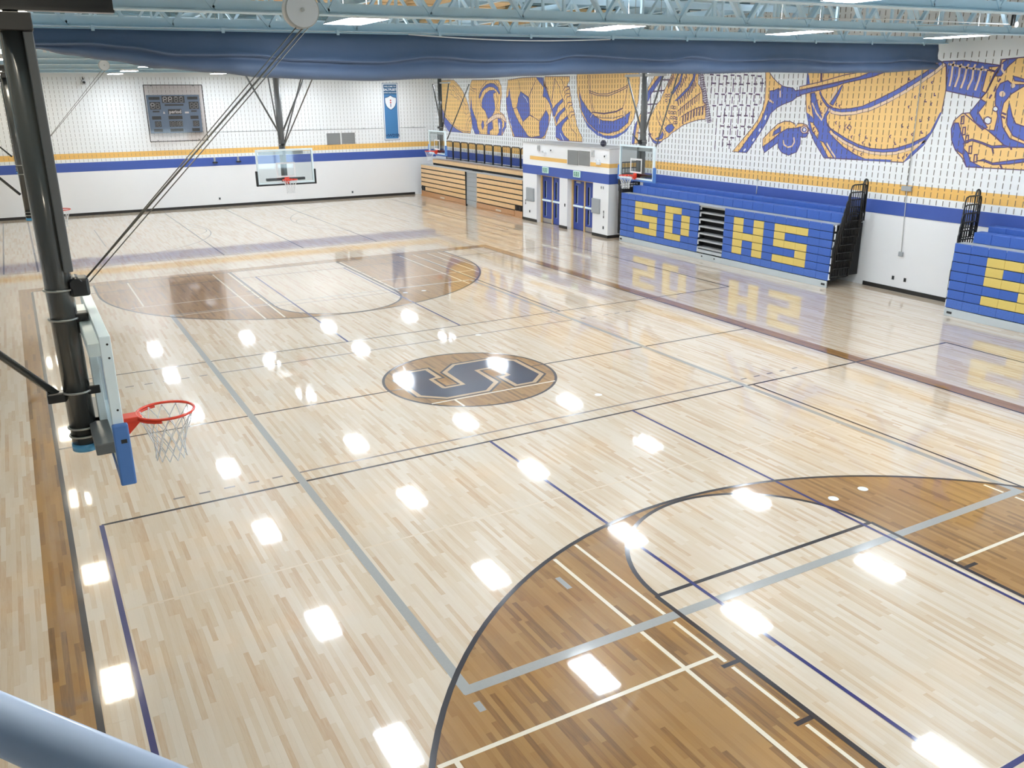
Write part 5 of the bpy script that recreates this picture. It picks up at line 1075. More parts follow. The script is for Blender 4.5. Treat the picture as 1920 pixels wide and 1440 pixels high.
# ------------------------------------------------------------------ basketball hoops (local +X points to the court, board face at x=0)
def net_mesh():
    mb = MB(); n = 12; R0, cx = .222, .385
    prof = [(0, R0), (-.10, .185), (-.19, .15), (-.27, .125), (-.34, .118), (-.41, .125)]
    def pt(k, lv):
        a = 2 * math.pi * (k + .5 * lv) / n; z, rr = prof[lv]; return (cx + rr * math.cos(a), rr * math.sin(a), 3.04 + z)
    for k in range(n):
        for lv in range(5):
            for d in (0, -1): mb.tube([pt(k, lv), pt(k + d, lv + 1)], .0042, 5, cap=False)
    return mb
def hoop(name, loc, rz, lab, padm, polem, detail, cables=None, braces=(), top=6.02, padside=.42, beam=True):
    """loc = floor point under the board face centre"""
    t = tag(empty(name, loc, rz), lab, 'basketball hoop', None)
    z0, z1, hw = 2.90, 3.97, .915
    # backboard: pane, frame, painted lines, pad
    bb = MB().box(-.022, -.010, -hw + .03, hw - .03, z0 + .03, z1 - .03).build('backboard_pane', M['glass'], t)
    mb = MB()
    for s in (-1, 1): mb.bbox(-.075, 0, s * hw - .028 * (1 + s), s * hw + .028 * (1 - s), z0, z1, .006)
    mb.bbox(-.073, -.002, -hw + .053, hw - .053, z1 - .056, z1 - .001, .004).bbox(-.073, -.002, -hw + .053, hw - .053, z0 + .001, z0 + .056, .004)
    fr_ = mb.build('backboard_frame', M['alu'], t)
    if detail:
        for k, (yy, zz) in enumerate(((-hw - .001, z1 - .06), (-hw - .001, z1 - .16), (-hw - .001, z1 - .55))):
            MB().tube([(-.027, yy - .001, zz), (-.027, yy + .004, zz)], .008, 10).build('bolt', M['black'], fr_)
    mb = MB(); e = .004
    for (a, b, c, d) in ((-.305, -.255, 3.1, 3.56), (.255, .305, 3.1, 3.56), (-.255, .255, 3.51, 3.56), (-.255, .255, 3.1, 3.15)): mb.box(-.010, -.010 + e, a, b, c, d)
    mb.build('target_square', M['white'], bb)
    mb = MB(); ys = [-hw + .005, hw - .005]
    for s in (-1, 1): mb.bbox(-.085, .022, s * hw - .03 + (.02 * s), s * hw + .03 + (.02 * s), z0 - .05, z0 + padside, .012)
    mb.bbox(-.083, .020, -hw + .01, hw - .01, z0 - .048, z0 - .002, .012)
    pd = mb.build('edge_pad', padm, t)
    if detail: MB().bbox(-.04, -.0, -hw - .052, -hw - .048, z0 + .28, z0 + .31, .001).build('pad_label', M['tlabel'], pd)
    # rim
    mb = MB(); cx, rr = .385, .2286
    mb.tube([(cx + rr * math.cos(a), rr * math.sin(a), 3.05) for a in [2 * math.pi * k / 40 for k in range(40)]], .0115, 10, closed=True)
    rim = mb.build('rim', M['orange'], t)
    mb = MB(); mb.tube([(cx + (rr + .002) * math.cos(a), (rr + .002) * math.sin(a), 3.028) for a in [math.radians(105 + 150 * k / 24) for k in range(25)]], .011, 8)
    mb.bbox(0, .03, -.075, .075, 2.94, 3.1, .006).bbox(.0, .19, -.07, .07, 3.02, 3.06, .006)
    mb.add([(.03, -.055, 3.03), (.03, .055, 3.03), (.2, .055, 3.03), (.2, -.055, 3.03), (.03, -.045, 2.9), (.03, .045, 2.9), (.07, .045, 2.9), (.07, -.045, 2.9)], [(0, 1, 2, 3), (7, 6, 5, 4), (0, 4, 5, 1), (1, 5, 6, 2), (2, 6, 7, 3), (3, 7, 4, 0)])
    mb.build('rim_bracket', M['orange'], rim)
    mb = MB()
    for k in range(12):
        a = 2 * math.pi * (k + .0) / 12; mb.tube([(cx + rr * math.cos(a), rr * math.sin(a), 3.045), (cx + (rr - .012) * math.cos(a), (rr - .012) * math.sin(a), 3.03), (cx + (rr - .006) * math.cos(a), (rr - .006) * math.sin(a), 3.022)], .003, 5)
    mb.build('net_hook', M['orange'], rim)
    NET[0] = NET[0] or net_mesh().build('net', M['net'], t).data
    if not any(c.name.startswith('net') and c.parent == t and not c.name.startswith('net_') for c in COL.objects): link('net', NET[0], t)
    # rear steel
    PX = -.245; pr = .098
    mb = MB().bbox(-.20, -.06, -.62, .62, 2.99, 3.075, .008); mb.build('lower_strut', M['greypole'] if detail else M['black'], t)
    mb = MB().bbox(-.15, -.06, -.8, .62, 3.80, 3.90, .008); mb.build('upper_strut', M['alu'] if detail else M['lgrey'], t)
    MB().bbox(-.12, -.06, -.05, .05, 3.0, 3.9, .006).build('back_plate', M['alu'] if detail else polem, t)
    MB().tube([(PX, 0, 2.9), (PX, 0, top)], pr, 24).build('pole', polem, t)
    MB().tube([(PX, 0, 2.845), (PX, 0, 2.905)], pr + .006, 24).build('pole_cap', M['capb'], t)
    for z in ((2.97, 3.04, 3.34, 3.93, 4.16) if detail else (2.97, 3.04, 3.9, 4.1)):
        mb = MB(); mb.tube([(PX + (pr + .008) * math.cos(a) , (pr + .008) * math.sin(a), z) for a in [math.radians(30 + 300 * k / 24) for k in range(25)]], .0095, 8)
        cl = mb.build('u_bolt', M['zinc'], t)
        MB().bbox(PX + pr - .02, PX + pr + .07, -.055, .055, z - .035, z + .035, .008).build('clamp', M['black'], cl)
    if beam:
        MB().bbox(PX - .09, PX + .12, -.16, .16, top - .03, top + .09, .008).build('pole_head', M['black'], t)
        MB().box(-1.4, .42, -.06, .06, top + .11, top + .13).box(-1.4, .42, -.06, .06, top + .22, top + .24).box(-1.4, .42, -.012, .012, top + .13, top + .22).build('support_beam', M['black'], t)
        MB().tube([(PX + .0, 0, top + .08), (PX, 0, top + .12)], .05, 12).build('hanger', M['black'], t)
        for xx in (-1.1, .2): MB().bar((xx, 0, top + .24), (xx, 0, 6.62), .04, .04).build('beam_hanger', M['greypole'], t)
    if detail:
        # the upper mast: two extra members beside the main tube
        MB().tube([(PX + .02, .075, 4.3), (PX + .02, .075, top - .02)], .05, 16).build('mast_tube', polem, t)
        MB().bbox(PX + .05, PX + .115, -.12, -.02, 4.3, top - .03, .008).build('mast_channel', M['greypole'], t)
        MB().bbox(PX + .07, PX + .21, -.09, .09, 4.10, 4.24, .02).build('cable_head', M['black'], t)
        MB().tube([(PX + .12, -.12, 4.2), (PX + .12, .12, 4.2)], .045, 16).build('cable_sheave', M['black'], t)
    for (p, q, rr_) in braces:
        MB().tube([p, q], rr_, 10).build('brace', polem, t)
    if cables:
        for (p, q, rr_) in cables: MB().tube([p, q], rr_, 6).build('cable', M['cable'], t)
    return t
NET = [None]
def loc_pts(o, rz, pts):
    m = Matrix.Translation(o) @ Matrix.Rotation(rz, 4, 'Z'); mi = m.inverted(); return [tuple(mi @ Vector(p)) for p in pts]
LN = (-7.15, -7.95, 0)
PUL = Vector((-5.34, -7.95, 6.2))
h = hoop('basketball_hoop', LN, 0, 'glass backboard hoop with blue pads on a thick black ceiling pole', M['padb'], M['pole'], True,
     cables=[((-.06, .05, 4.2), tuple(PUL - Vector(LN) + Vector((-.02, 0, -.10))), .0045), ((-.03, -.05, 4.2), tuple(PUL - Vector(LN) + Vector((.06, 0, -.12))), .0045), ((-.05, 0, 4.22), tuple(PUL - Vector(LN) + Vector((.02, .0, -.12))), .008)],
     braces=[((-.37, 0, 3.31), (-3.3, 0, 6.62), .03)])
MB().bbox(-.46, -.33, -.05, .05, 3.27, 3.35, .01).build('brace_bracket', M['black'], h)
def pulley(P, rad, hp, ho):
    t = empty('cable_reel', P - Vector(ho)); t.parent = hp
    MB().tube([(0, -.05, 0), (0, .05, 0)], rad, 32).build('reel_disc', M['lgrey'], t)
    MB().tube([(0, -.056, 0), (0, -.048, 0)], rad * .93, 32).build('reel_face', M['white'], t)
    MB().tube([(0, -.07, 0), (0, .07, 0)], rad * .1, 12).build('axle', M['zinc'], t)
    zt_ = ZS(P.x) - P.z
    MB().bar((0, .07, -.02), (0, .07, zt_), .05, .02, (0, 1, 0)).build('hanger_strap', M['steel'], t)
    return t
pulley(PUL, .138, h, LN)
LF = (-7.15, 8.0, 0)
h = hoop('basketball_hoop', LF, 0, 'far hoop on a black pole half hidden behind the thick near pole', M['padk'], M['pole'], False, cables=[((-.03, 0, 4.2), (1.78, 0, 6.2), .006), ((-.03, .05, 4.2), (1.86, 0, 6.2), .006)], braces=[((-.37, 0, 3.44), (-3.2, 0, 6.6), .03)])
pulley(Vector((-5.34, 8.0, 6.27)), .12, h, LF)
h = hoop('basketball_hoop', (-7.15, 23.5, 0), 0, 'farthest hoop on a black pole by the scoreboard wall', M['padk'], M['pole'], False, braces=[((-.40, 0, 3.46), (-3.3, 0, 6.6), .03)])
# far main hoop, facing the camera end
h = hoop('basketball_hoop', (0.02, 12.98, 0), -math.pi / 2, 'hoop with black padded glass backboard hanging from V braces beyond the curtain', M['padk'], M['greypole'], False, beam=False, top=6.64,
     braces=[((-.245, -.05, 4.45), (-.245, -1.15, 6.62), .028), ((-.245, .05, 4.45), (-.245, 1.15, 6.62), .028), ((-.245, -.03, 3.98), (.25, -.42, 6.62), .022), ((-.245, .03, 3.98), (.25, .85, 6.62), .022)],
     cables=[((-.1, .0, 4.0), (2.6, .6, 6.6), .02)])
# right hoops, facing -X
h = hoop('basketball_hoop', (10.05, 7.9, 0), math.pi, 'blue padded hoop hanging between the vestibule and the blue bleachers', M['padb'], M['greypole'], False, beam=False, top=6.705,
     braces=[((-.245, -.05, 4.3), (-.245, -.95, 6.1), .028), ((-.245, .05, 4.3), (-.245, .9, 6.1), .028), ((-.14, .8, 3.9), (-.3, 1.75, 6.65), .022)])
MB().bbox(-.30, -.18, -1.0, 1.0, 6.06, 6.14, .01).build('cross_bar', M['lgrey'], h)
MB().tube([(-.12, -.12, 4.12), (-.2, -.5, 4.3)], .02, 8).build('winch_arm', M['black'], h); MB().bbox(-.36, -.14, -.12, .06, 4.0, 4.14, .01).build('winch', M['black'], h)
h = hoop('basketball_hoop', (10.1, 23.5, 0), math.pi, 'blue padded hoop hanging in front of the wooden bleachers', M['padb'], M['pole'], False, beam=False, top=6.705,
     braces=[((-.3, -.05, 4.0), (-.3, -.9, 6.1), .028), ((-.3, .05, 4.0), (-.3, .9, 6.1), .028), ((-.15, .85, 3.6), (-.5, 2.55, 6.0), .025)])
MB().bbox(-.36, -.2, -.95, .95, 6.06, 6.13, .01).build('cross_bar', M['lgrey'], h)
MB().tube([(-.25, -.1, 4.1), (-.25, -.3, 4.15)], .05, 10).build('winch', M['black'], h)

# ------------------------------------------------------------------ roof trusses
HT = 1.15
def truss(y, wh):
    t = tag(empty('roof_truss', (.4, y, ZS(.4))), 'pale blue steel roof truss ' + wh, 'truss', 'roof trusses')
    xa, xb = XL + .05, XW - .02; ro = t.location
    for nm, dz in (('bottom_chord', 0), ('top_chord', HT)):
        mb = MB(); s = 1 if dz == 0 else -1
        for q in (-1, 1):
            mb.add([(x, y + q * yy, ZS(x) + dz + zz) for x in (xa, xb) for yy, zz in ((.012, 0), (.125, 0), (.125, .016 * s), (.03, .016 * s), (.03, .16 * s), (.012, .16 * s))],
                   [(0, 1, 2, 3, 4, 5), (6, 7, 8, 9, 10, 11)] + [(i, (i + 1) % 6, 6 + (i + 1) % 6, 6 + i) for i in range(6)])
        mb.build(nm, M['steel'], t, ro, tri=True)
    n = 18; st = (xb - xa) / n
    for k in range(n):
        x0 = xa + st * k; xm = x0 + st / 2; x1 = x0 + st
        if y not in WEB:
            WEB[y] = 1
        for (p, q, w_) in (((x0, y, ZS(x0) + HT - .05), (xm, y, ZS(xm) + .05), .09), ((xm, y, ZS(xm) + .05), (x1, y, ZS(x1) + HT - .05), .09)):
            MB().bar(p, q, .05, w_, (0, 1, 0)).build('web_member', M['steel'], t, ro)
        MB().bar((x0, y, ZS(x0) + .05), (x0, y, ZS(x0) + HT - .05), .045, .05, (0, 1, 0)).build('web_post', M['steel'], t, ro)
    return t
WEB = {}
TY = {-6.5: 'with a small cord pulley hanging below it', -2.75: 'between the cord pulley and the rolled curtain', .45: 'carrying the rolled navy curtain', 4.2: 'just behind the rolled navy curtain', 7.9: 'holding the blue padded hoop by the vestibule',
      13.22: 'holding the black padded glass hoop', 18.0: 'between the black padded hoop and the wooden bleachers hoop', 23.5: 'over the hoop by the wooden bleachers', 28.5: 'closest to the scoreboard wall'}
for y, wh in TY.items(): truss(y, wh)
# long joists above the trusses
for x in (-11.5, -8.4, -5.3, -2.2, .9, 4.0, 7.1, 10.2, 12.9):
    t = tag(empty('roof_joist', (x, 7.5, 7.82)), 'pale blue roof joist lying across the trusses', 'joist', 'roof joists'); ro = t.location
    z = ZS(x) + HT + .01
    MB().box(x - .06, x + .06, YN + .1, YW - .1, z, z + .02).box(x - .012, x + .012, YN + .1, YW - .1, z + .02, z + .2).box(x - .06, x + .06, YN + .1, YW - .1, z + .2, z + .22).build('joist_beam', M['steel'], t, ro)
t = tag(empty('air_duct', (-4.9, -1.6, 7.0)), 'pale blue sheet metal duct running above the curtain', 'duct'); ro = t.location
MB().bbox(-6.9, -3.4, -1.95, -1.25, 7.05, 7.55, .04).build('duct_body', M['deck'], t, ro)
for xx in (-6.0, -4.4): MB().box(xx - .02, xx + .02, -1.97, -1.23, 7.03, 7.57).build('duct_flange', M['steel'], t, ro)
for xx in (-6.5, -3.8): MB().bar((xx, -1.6, 7.55), (xx, -1.6, ZC), .03, .03).build('duct_hanger', M['steel'], t, ro)
# ------------------------------------------------------------------ high bay lights
def light(x, y, dim):
    z = ZS(x); t = tag(empty('high_bay_light', (x, y, z - .02)), 'white rectangular LED high bay light under the roof trusses' if not dim else 'dimmed rectangular LED high bay light over the side of the floor by the hoops', 'ceiling light', 'lit high bay lights' if not dim else 'dimmed high bay lights')
    return t
LX, LY = .30, .62
mb = MB(); mb.add([(-LX, -LY, 0), (LX, -LY, 0), (LX, LY, 0), (-LX, LY, 0), (-LX * .62, -LY, .13), (LX * .62, -LY, .13), (LX * .62, LY, .13), (-LX * .62, LY, .13)], [(4, 5, 6, 7), (0, 1, 5, 4), (1, 2, 6, 5), (2, 3, 7, 6), (3, 0, 4, 7)])
HB = mb.build('housing', M['white']); HBm = HB.data; bpy.data.objects.remove(HB)
def lensmesh(m):
    mb = MB().box(-LX + .03, LX - .03, -LY + .03, LY - .03, .0, .012); o = mb.build('lens', m); d = o.data; bpy.data.objects.remove(o); return d
UPL = (lambda o: (o.data, bpy.data.objects.remove(o))[0])(MB().box(-LX * .45, LX * .45, -LY + .06, LY - .06, .131, .138).build('added_uplight', M['added_up']))  # glowing strip added on top of the housing to brighten roof steel and ceiling
LM, LMD = lensmesh(M['lens']), lensmesh(M['lens_dim'])
o = MB().tube([(0, 0, .18), (0, 0, 1.72)], .006, 6).build('suspension', M['zinc']); SUS = o.data; bpy.data.objects.remove(o)
for yi, y in enumerate(LIGHT_Y):
    for x in LIGHT_X:
        dim = x < -7
        t = light(x, y, dim)
        link('housing', HBm, t); link('added_uplight', UPL, t); link('lens', LMD if dim else LM, t); link('suspension', SUS, t, (0, -.5, ZC - .051 - 1.72 - (ZS(x) - .02))); link('suspension', SUS, t, (0, .5, ZC - .051 - 1.72 - (ZS(x) - .02)))

# ------------------------------------------------------------------ divider curtain, rolled up under the truss
CB = [(-13.3, 6.36), (-9.5, 6.33), (-7.44, 6.31), (-6.96, 6.25), (-6.54, 6.17), (-6.02, 6.1), (-5.26, 5.99), (-4.44, 5.93), (-3.57, 5.85), (-2.65, 5.82), (-1.67, 5.8), (-.62, 5.84), (.49, 5.85), (1.67, 5.9), (2.67, 5.93), (4.28, 5.96), (5.73, 5.95), (8.11, 5.99), (9.86, 5.98), (11.75, 6.0), (13.94, 6.09)]
CF = [(-13.3, 6.5), (-6.88, 6.31), (-6.22, 6.33), (-5.69, 6.29), (-4.99, 6.19), (-3.8, 6.2), (-3.0, 6.13), (-1.65, 6.11), (-.44, 6.21), (.5, 6.16), (1.92, 6.17), (2.6, 6.28), (4.98, 6.21), (5.56, 6.29), (6.63, 6.22), (8.75, 6.28), (10.0, 6.22), (11.8, 6.24), (12.6, 6.30), (13.94, 6.26)]
def itp(T, x):
    for (a, b), (c, d) in zip(T[:-1], T[1:]):
        if a <= x <= c:
            s = (x - a) / (c - a); s = s * s * (3 - 2 * s); return b + (d - b) * s
    return T[-1][1]
ct = tag(empty('divider_curtain', (0, .33, 5.8)), 'navy vinyl divider curtain rolled up under the roof truss', 'curtain'); ro = ct.location
mb = MB(); n = 260; xs = [-13.3 + (13.93 + 13.3) * k / n for k in range(n + 1)]; rows = []
for i, x in enumerate(xs):
    zt_ = ZS(x) - .035; zb = itp(CB, x); zf = max(itp(CF, x), zb + .05); wv = .015 * math.sin(x * 5.1) + .012 * math.sin(x * 11.3 + 1); e = .01 * math.sin(x * 23) if i == n else 0
    yc = .33; H = zt_ - zf; h2 = zf - zb; fold = .085 + .04 * math.sin(x * 2.6 + .5)
    prof = [(yc - .03, zt_), (yc - .045 + wv * .3, zt_ - H * .3), (yc - .075 + wv * .5, zt_ - H * .6), (yc - .115 + wv, zt_ - H * .85), (yc - .13 + wv - fold, zf + .02), (yc - .125 + wv - fold, zf - .002), (yc - .05 + wv, zf - .014),
            (yc - .12 + wv, zf - h2 * .25), (yc - .16 + wv, zf - h2 * .5), (yc - .16 + wv, zf - h2 * .75), (yc - .11 + wv, zb + .02), (yc - .03, zb), (yc + .06, zb + .02), (yc + .12 - wv, zb + h2 * .4), (yc + .11, zf), (yc + .05, zt_ - H * .4), (yc + .03, zt_)]
    rows.append([(x + (e + .03 * math.sin(a * 1.9) if i in (0, n) else 0), y, z) for a, (y, z) in enumerate(prof)])
m = len(rows[0]); mb.v = [q for r_ in rows for q in r_]
for i in range(n):
    for k in range(m): mb.f.append([i * m + k, (i + 1) * m + k, (i + 1) * m + (k + 1) % m, i * m + (k + 1) % m])
mb.f += [list(range(m)), [n * m + k for k in range(m)][::-1]]; mb.m = [0] * len(mb.f); mb.sm = [True] * (len(mb.f) - 2) + [False] * 2
mb.build('curtain_roll', M['curtain'], ct, ro, tri=True)
mb = MB(); mb.tube([(XL + .1, .33, ZS(XL) - .03), (13.95, .33, ZS(13.95) - .03)], .022, 10); mb.build('hanging_pipe', M['steel'], ct, ro)
pts = [(-1.0 + 4.4 * k / 20, .12, 6.585 + .01 * k / 20 - .06 * math.sin(math.pi * (k / 20))) for k in range(21)]
MB().tube(pts, .012, 6).build('lifting_strap', M['white'], ct, ro)
pc = MB().box(-.025, .025, -.04, .04, -.06, .02).build('pipe_clamp', M['steel'], ct)
for k in range(14):
    x = -12 + 1.95 * k; o = pc if k == 0 else link('pipe_clamp', pc.data, ct); o.location = (x, 0, ZS(x) - ro.z)
# cord pulley under the near truss
t = tag(empty('cord_pulley', (6.3, -6.5, 6.5)), 'small black and white cord pulley under the nearest truss', 'pulley'); 
MB().bbox(-.03, .03, -.02, .02, .0, .16, .005).build('bracket', M['black'], t); MB().tube([(.06, -.03, .02), (.06, .03, .02)], .045, 16).build('sheave', M['lgrey'], t)
MB().tube([(.02, 0, .02), (-1.2, 1.0, .12), (-2.8, 2.6, .22)], .008, 6).tube([(.08, 0, .02), (1.4, 1.6, .16), (2.2, 3.4, .28)], .008, 6).build('cord', M['white'], t)
# ------------------------------------------------------------------ far wall: scoreboard, banner, brackets
t = tag(empty('scoreboard', (0, YW, 3.84)), 'blue electronic scoreboard behind a clear guard on the far wall', 'scoreboard'); ro = Vector(t.location)
Y0 = YW - .16
MB().bbox(-1.27, 1.24, Y0, YW - .02, 3.84, 5.67, .02).build('cabinet', M['sb'], t, ro)
MB().box(-1.38, 1.39, YW - .40, YW - .394, 3.45, 6.14).build('guard_pane', M['poly'], t, ro)
mb = MB(); gp = [(-1.38, YW - .4, 3.45), (1.39, YW - .4, 3.45), (1.39, YW - .4, 6.14), (-1.38, YW - .4, 6.14)]
for a, b in zip(gp, gp[1:] + gp[:1]): mb.tube([a, b], .018, 8)
for x in (-1.0, 1.0):
    for z in (3.5, 6.1): mb.tube([(x, YW - .4, z), (x, YW, z)], .014, 8)
mb.build('guard_frame', M['black'], t, ro)
def panel(x0, x1, z0, z1): return MB().box(x0, x1, Y0 - .012, Y0 + .002, z0, z1).build('display_panel', M['sbd'], t, ro)
SEG = ((0, 1, 0), (0, .5, 1), (0, 0, 0), (-.5, .25, 1), (.5, .25, 1), (-.5, .75, 1), (.5, .75, 1))
def digit(parent_panel, xc, zb, w_, h_, white=()):
    for k, (sx, sz, vert) in enumerate(SEG):
        x = xc + sx * w_; z = zb + sz * h_; th = w_ * .2
        if k == 1: x, z, vert = xc, zb + .5 * h_, 0
        mb = MB()
        if vert: mb.box(x - th / 2, x + th / 2, Y0 - .018, Y0 - .012, z - h_ * .2, z + h_ * .2)
        else: mb.box(x - w_ * .38, x + w_ * .38, Y0 - .018, Y0 - .012, z - th / 2, z + th / 2)
        mb.build('digit_segment', M['segw'] if k in white else M['seg'], parent_panel, ro)
pn = panel(-.56, .52, 5.29, 5.62)
for k, x in enumerate((-.42, -.17, .11, .36)): digit(pn, x, 5.33, .15, .24, (0, 1, 3, 5, 6) if k < 2 else (0,))
pn = panel(-1.16, -.66, 4.98, 5.34)
for k, x in enumerate((-1.03, -.80)): digit(pn, x, 5.03, .15, .25, (0, 1, 5, 6) if k == 0 else ())
pn = panel(.70, 1.17, 4.98, 5.34)
for x in (.84, 1.05): digit(pn, x, 5.03, .14, .25)
for (x0, x1, z0, z1) in ((-1.18, -.66, 5.44, 5.58), (.66, 1.16, 5.44, 5.58), (-.46, .44, 5.15, 5.23), (-.33, .31, 4.74, 4.99), (-1.06, -.74, 4.85, 4.92), (.78, 1.05, 4.85, 4.92), (-.35, .32, 4.50, 4.67), (-1.13, -.70, 4.5, 4.66), (.71, 1.1, 4.5, 4.66)): panel(x0, x1, z0, z1)
pn = panel(-.34, .30, 4.14, 4.42)
for x in (-.24, -.08, .09, .22): digit(pn, x, 4.18, .1, .2)
for x0 in (-1.03, .80):
    pn = panel(x0, x0 + .3, 4.14, 4.42); digit(pn, x0 + .19, 4.18, .1, .2); digit(pn, x0 + .07, 4.18, .06, .2)
for (x0, x1) in ((-1.12, -.7), (-.33, .29), (.72, 1.1)): panel(x0, x1, 3.9, 4.05)
tx = text_mesh('panel_text', 'period', .22, M['segw'], t, Matrix.Translation(-ro) @ FARWALL(0, Y0 - .016, 4.86), .006)
MB().box(.47, .66, Y0 - .004, Y0, 4.78, 4.86).build('sticker', M['white'], t, ro)
MB().poly([(-.58, Y0 - .004, 4.78), (-.48, Y0 - .004, 4.78), (-.54, Y0 - .004, 4.9)]).build('arrow_mark', M['white'], t, ro)
# banner
t = tag(empty('wall_banner', (11.68, YW, 3.13)), 'tall blue welcome banner with white shield on the far wall', 'banner'); ro = Vector(t.location)
x0, x1, z0, z1 = 11.21, 12.15, 3.13, 6.23; Yb = YW - .03
MB().box(x0, x1, Yb, YW - .008, z0, z1).build('banner_cloth', M['mW'], t, ro)
MB().box(x0 + .0, x1, Yb - .001, Yb + .004, z1 - .03, z1).box(x0, x1, Yb - .001, Yb + .004, z0, z0 + .02).box(x0, x0 + .02, Yb - .001, Yb, z0, z1).box(x1 - .02, x1, Yb - .001, Yb, z0, z1).build('banner_hem', M['bannerd'], t, ro)
MB().box(x0 + .08, x1 - .08, Yb - .003, Yb, z0 + .08, z1 - .62).build('banner_field', M['banner'], t, ro); MB().box(x0 + .08, x1 - .08, Yb - .003, Yb, z1 - .62, z1 - .08).build('banner_header', M['bannerd'], t, ro)
for tx, sz, z, bo in (('WELCOME TO', .105, 6.04, .002), ('SALTFLEET', .165, 5.87, .004), ('DISTRICT HIGH SCHOOL', .068, 5.71, .001)): text_mesh('banner_text', tx, sz, M['white'], t, Matrix.Translation(-ro) @ FARWALL(11.68, Yb - .006, z), bo)
text_mesh('banner_text', 'HWDSB', .24, M['bannern'], t, Matrix.Translation(-ro) @ FARWALL(11.70, Yb - .006, 3.38), .003)
sh = [(11.35, 5.42), (11.52, 5.46), (11.68, 5.55), (11.84, 5.46), (12.01, 5.42), (12.0, 5.2), (11.93, 5.0), (11.82, 4.88), (11.68, 4.8), (11.54, 4.88), (11.43, 5.0), (11.36, 5.2)]
gs = lambda f: [(11.68 + (x - 11.68) * f, 5.18 + (z - 5.18) * f) for x, z in sh]
MB().poly([(x, Yb - .005, z) for x, z in gs(1.09)]).build('shield_border', M['bannern'], t, ro, tri=True)
MB().poly([(x, Yb - .007, z) for x, z in sh]).build('shield', M['white'], t, ro, tri=True)
for z in (5.3, 5.18): MB().tube([(11.68, Yb - .010, z), (11.68, Yb - .007, z)], .045, 12).build('shield_device', M['red'], t, ro)
MB().box(11.66, 11.70, Yb - .010, Yb - .007, 4.94, 5.12).build('shield_device', M['bannern'], t, ro)
# cable along the far wall
t = tag(empty('wall_conduit', (7.7, YW, 3.8)), 'thin grey conduit running level along the far wall', 'conduit'); ro = Vector(t.location)
MB().tube([(1.6, YW - .015, 3.83), (13.8, YW - .015, 3.79)], .011, 6).build('conduit_pipe', M['grey'], t, ro)
for x in (2.5, 5, 7.5, 10, 13): MB().box(x - .02, x + .02, YW - .03, YW - .002, 3.78, 3.85).build('conduit_clip', M['grey'], t, ro)
for x, lab in ((1.69, 'small black bracket on the blue stripe below the scoreboard'), (2.9, 'small black bracket on the blue stripe beside the hoop')):
    t = tag(empty('wall_bracket', (x, YW, 2.3)), lab, 'bracket')
    MB().bbox(-.05, .05, -.03, -.008, -.05, .25, .006).build('plate', M['grey'], t); MB().bbox(-.12, .12, -.16, -.03, -.03, .03, .008).build('arm', M['black'], t)
for x, z, lab in ((1.73, .36, 'tiny dark outlet low on the far wall below the scoreboard'), (9.1, .28, 'tiny dark outlet low on the far wall below the vents')):
    t = tag(empty('outlet', (x, YW, z)), lab, 'outlet'); MB().bbox(-.05, .05, -.02, -.002, 0, .13, .004).build('body', M['grey'], t); MB().box(-.03, .03, -.024, -.02, .03, .1).build('face', M['dark'], t)
t = tag(empty('security_camera', (-4.0, YW, 6.1)), 'small dark camera bracket high on the far wall by the roof', 'camera'); 
MB().tube([(0, -.02, .4), (0, -.25, .3)], .03, 8).build('arm', M['black'], t); MB().bbox(-.09, .09, -.5, -.22, .05, .28, .03).build('camera_body', M['lgrey'], t); MB().tube([(0, -.5, .16), (0, -.54, .16)], .06, 12).build('camera_lens', M['black'], t)
# ------------------------------------------------------------------ right wall fittings
t = tag(empty('wall_conduit', (XW, 1.0, 1.1)), 'grey conduit dropping down the white wall to a small box', 'conduit'); ro = Vector(t.location)
MB().tube([(XW - .03, 1.0, 6.3), (XW - .03, .985, 3.0)], .012, 8).tube([(XW - .03, .985, 2.9), (XW - .03, .89, 1.12)], .012, 8).build('conduit_pipe', M['lgrey'], t, ro)
MB().bbox(XW - .08, XW - .018, .82, 1.14, 2.88, 3.02, .01).build('junction_box', M['grey'], t, ro); MB().bbox(XW - .07, XW - .018, .82, .96, 1.04, 1.17, .01).build('switch_box', M['grey'], t, ro)
t = tag(empty('wall_conduit', (XW, 6.8, 2.3)), 'short white conduit on the blue stripe behind the blue bleachers', 'conduit'); ro = Vector(t.location)
MB().tube([(XW - .03, 6.8, 2.28), (XW - .03, 6.79, 2.74)], .014, 8).build('conduit_pipe', M['white'], t, ro); MB().bbox(XW - .05, XW - .018, 6.75, 6.84, 2.72, 2.78, .006).build('fitting', M['grey'], t, ro)
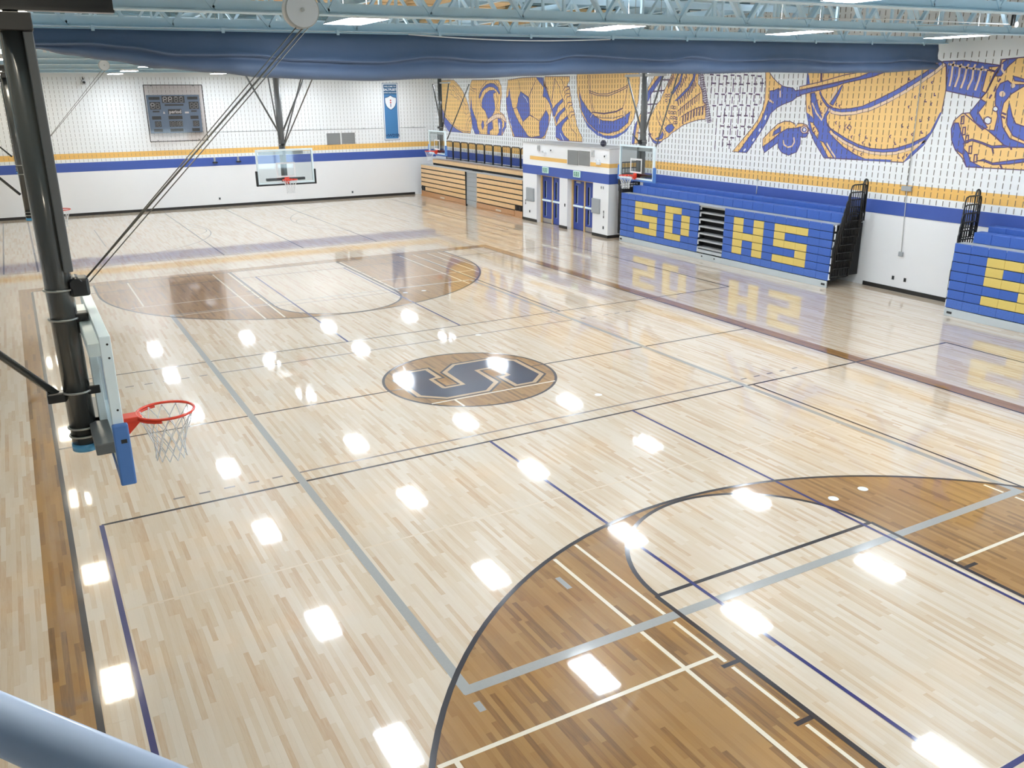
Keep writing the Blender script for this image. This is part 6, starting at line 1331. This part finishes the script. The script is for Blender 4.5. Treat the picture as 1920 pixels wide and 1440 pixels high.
for y in (1.07, .67):
    t = tag(empty('outlet', (XW, y, .33)), 'small dark outlet low on the bare wall between the blue bleachers', 'outlet', 'outlets between the blue bleachers'); MB().bbox(-.02, -.002, -.035, .035, 0, .11, .004).build('body', M['tlabel'], t); MB().box(-.024, -.02, -.018, .018, .03, .08).build('face', M['dark'], t)
# ------------------------------------------------------------------ balcony the photograph is taken from
ux, uy = .5812, -.8138       # direction of the hand rail
A = Vector((-7.6368, -14.5611, 0))
bp = lambda s, off=0.: (A.x + ux * s + uy * off, A.y + uy * s - ux * off)     # off > 0: towards the room side is negative
p0, p1 = bp(-10.05, .12), bp(4.2, .12)
bal = struct(empty('floor_balcony', (-10.5, -16, 3.75)))
mb = MB(); base = [(-13.49, p0[1]), p0, p1, (p1[0], -17.99), (-13.49, -17.99)]
base = [(-13.49, -6.6), (-13.2, -6.6), bp(4.1, .12), (-13.49, -17.98)]
b0 = bp(-10.0, .12); b1 = bp(4.15, .12)
base = [(-13.49, b0[1]), (b0[0], b0[1]), (b1[0], b1[1]), (-13.49, b1[1])]
vs = [(x, y, z) for z in (3.75, 3.95) for x, y in base]
mb.add(vs, [(0, 1, 2, 3), (4, 5, 6, 7), (0, 1, 5, 4), (1, 2, 6, 5), (2, 3, 7, 6), (3, 0, 4, 7)]); mb.build('balcony_slab', M['balcony'], bal, bal.location, tri=False)
t = tag(empty('hand_rail', (bp(-3)[0], bp(-3)[1], 3.95)), 'pale blue round balcony hand rail close to the viewer', 'railing'); ro = Vector(t.location)
q0, q1 = bp(-9.8), bp(4.0)
MB().tube([(q0[0], q0[1], 5.0125), (q1[0], q1[1], 5.0125)], .0241, 32).build('top_rail', M['rail'], t, ro)
MB().tube([(q0[0], q0[1], 4.1), (q1[0], q1[1], 4.1)], .018, 16).build('bottom_rail', M['rail'], t, ro)
for k in range(-6, 3):
    s = k * 1.6 - .55
    a = bp(s)
    MB().tube([(a[0] , a[1], 3.95), (a[0], a[1], 5.0)], .02, 14).build('post', M['rail'], t, ro)
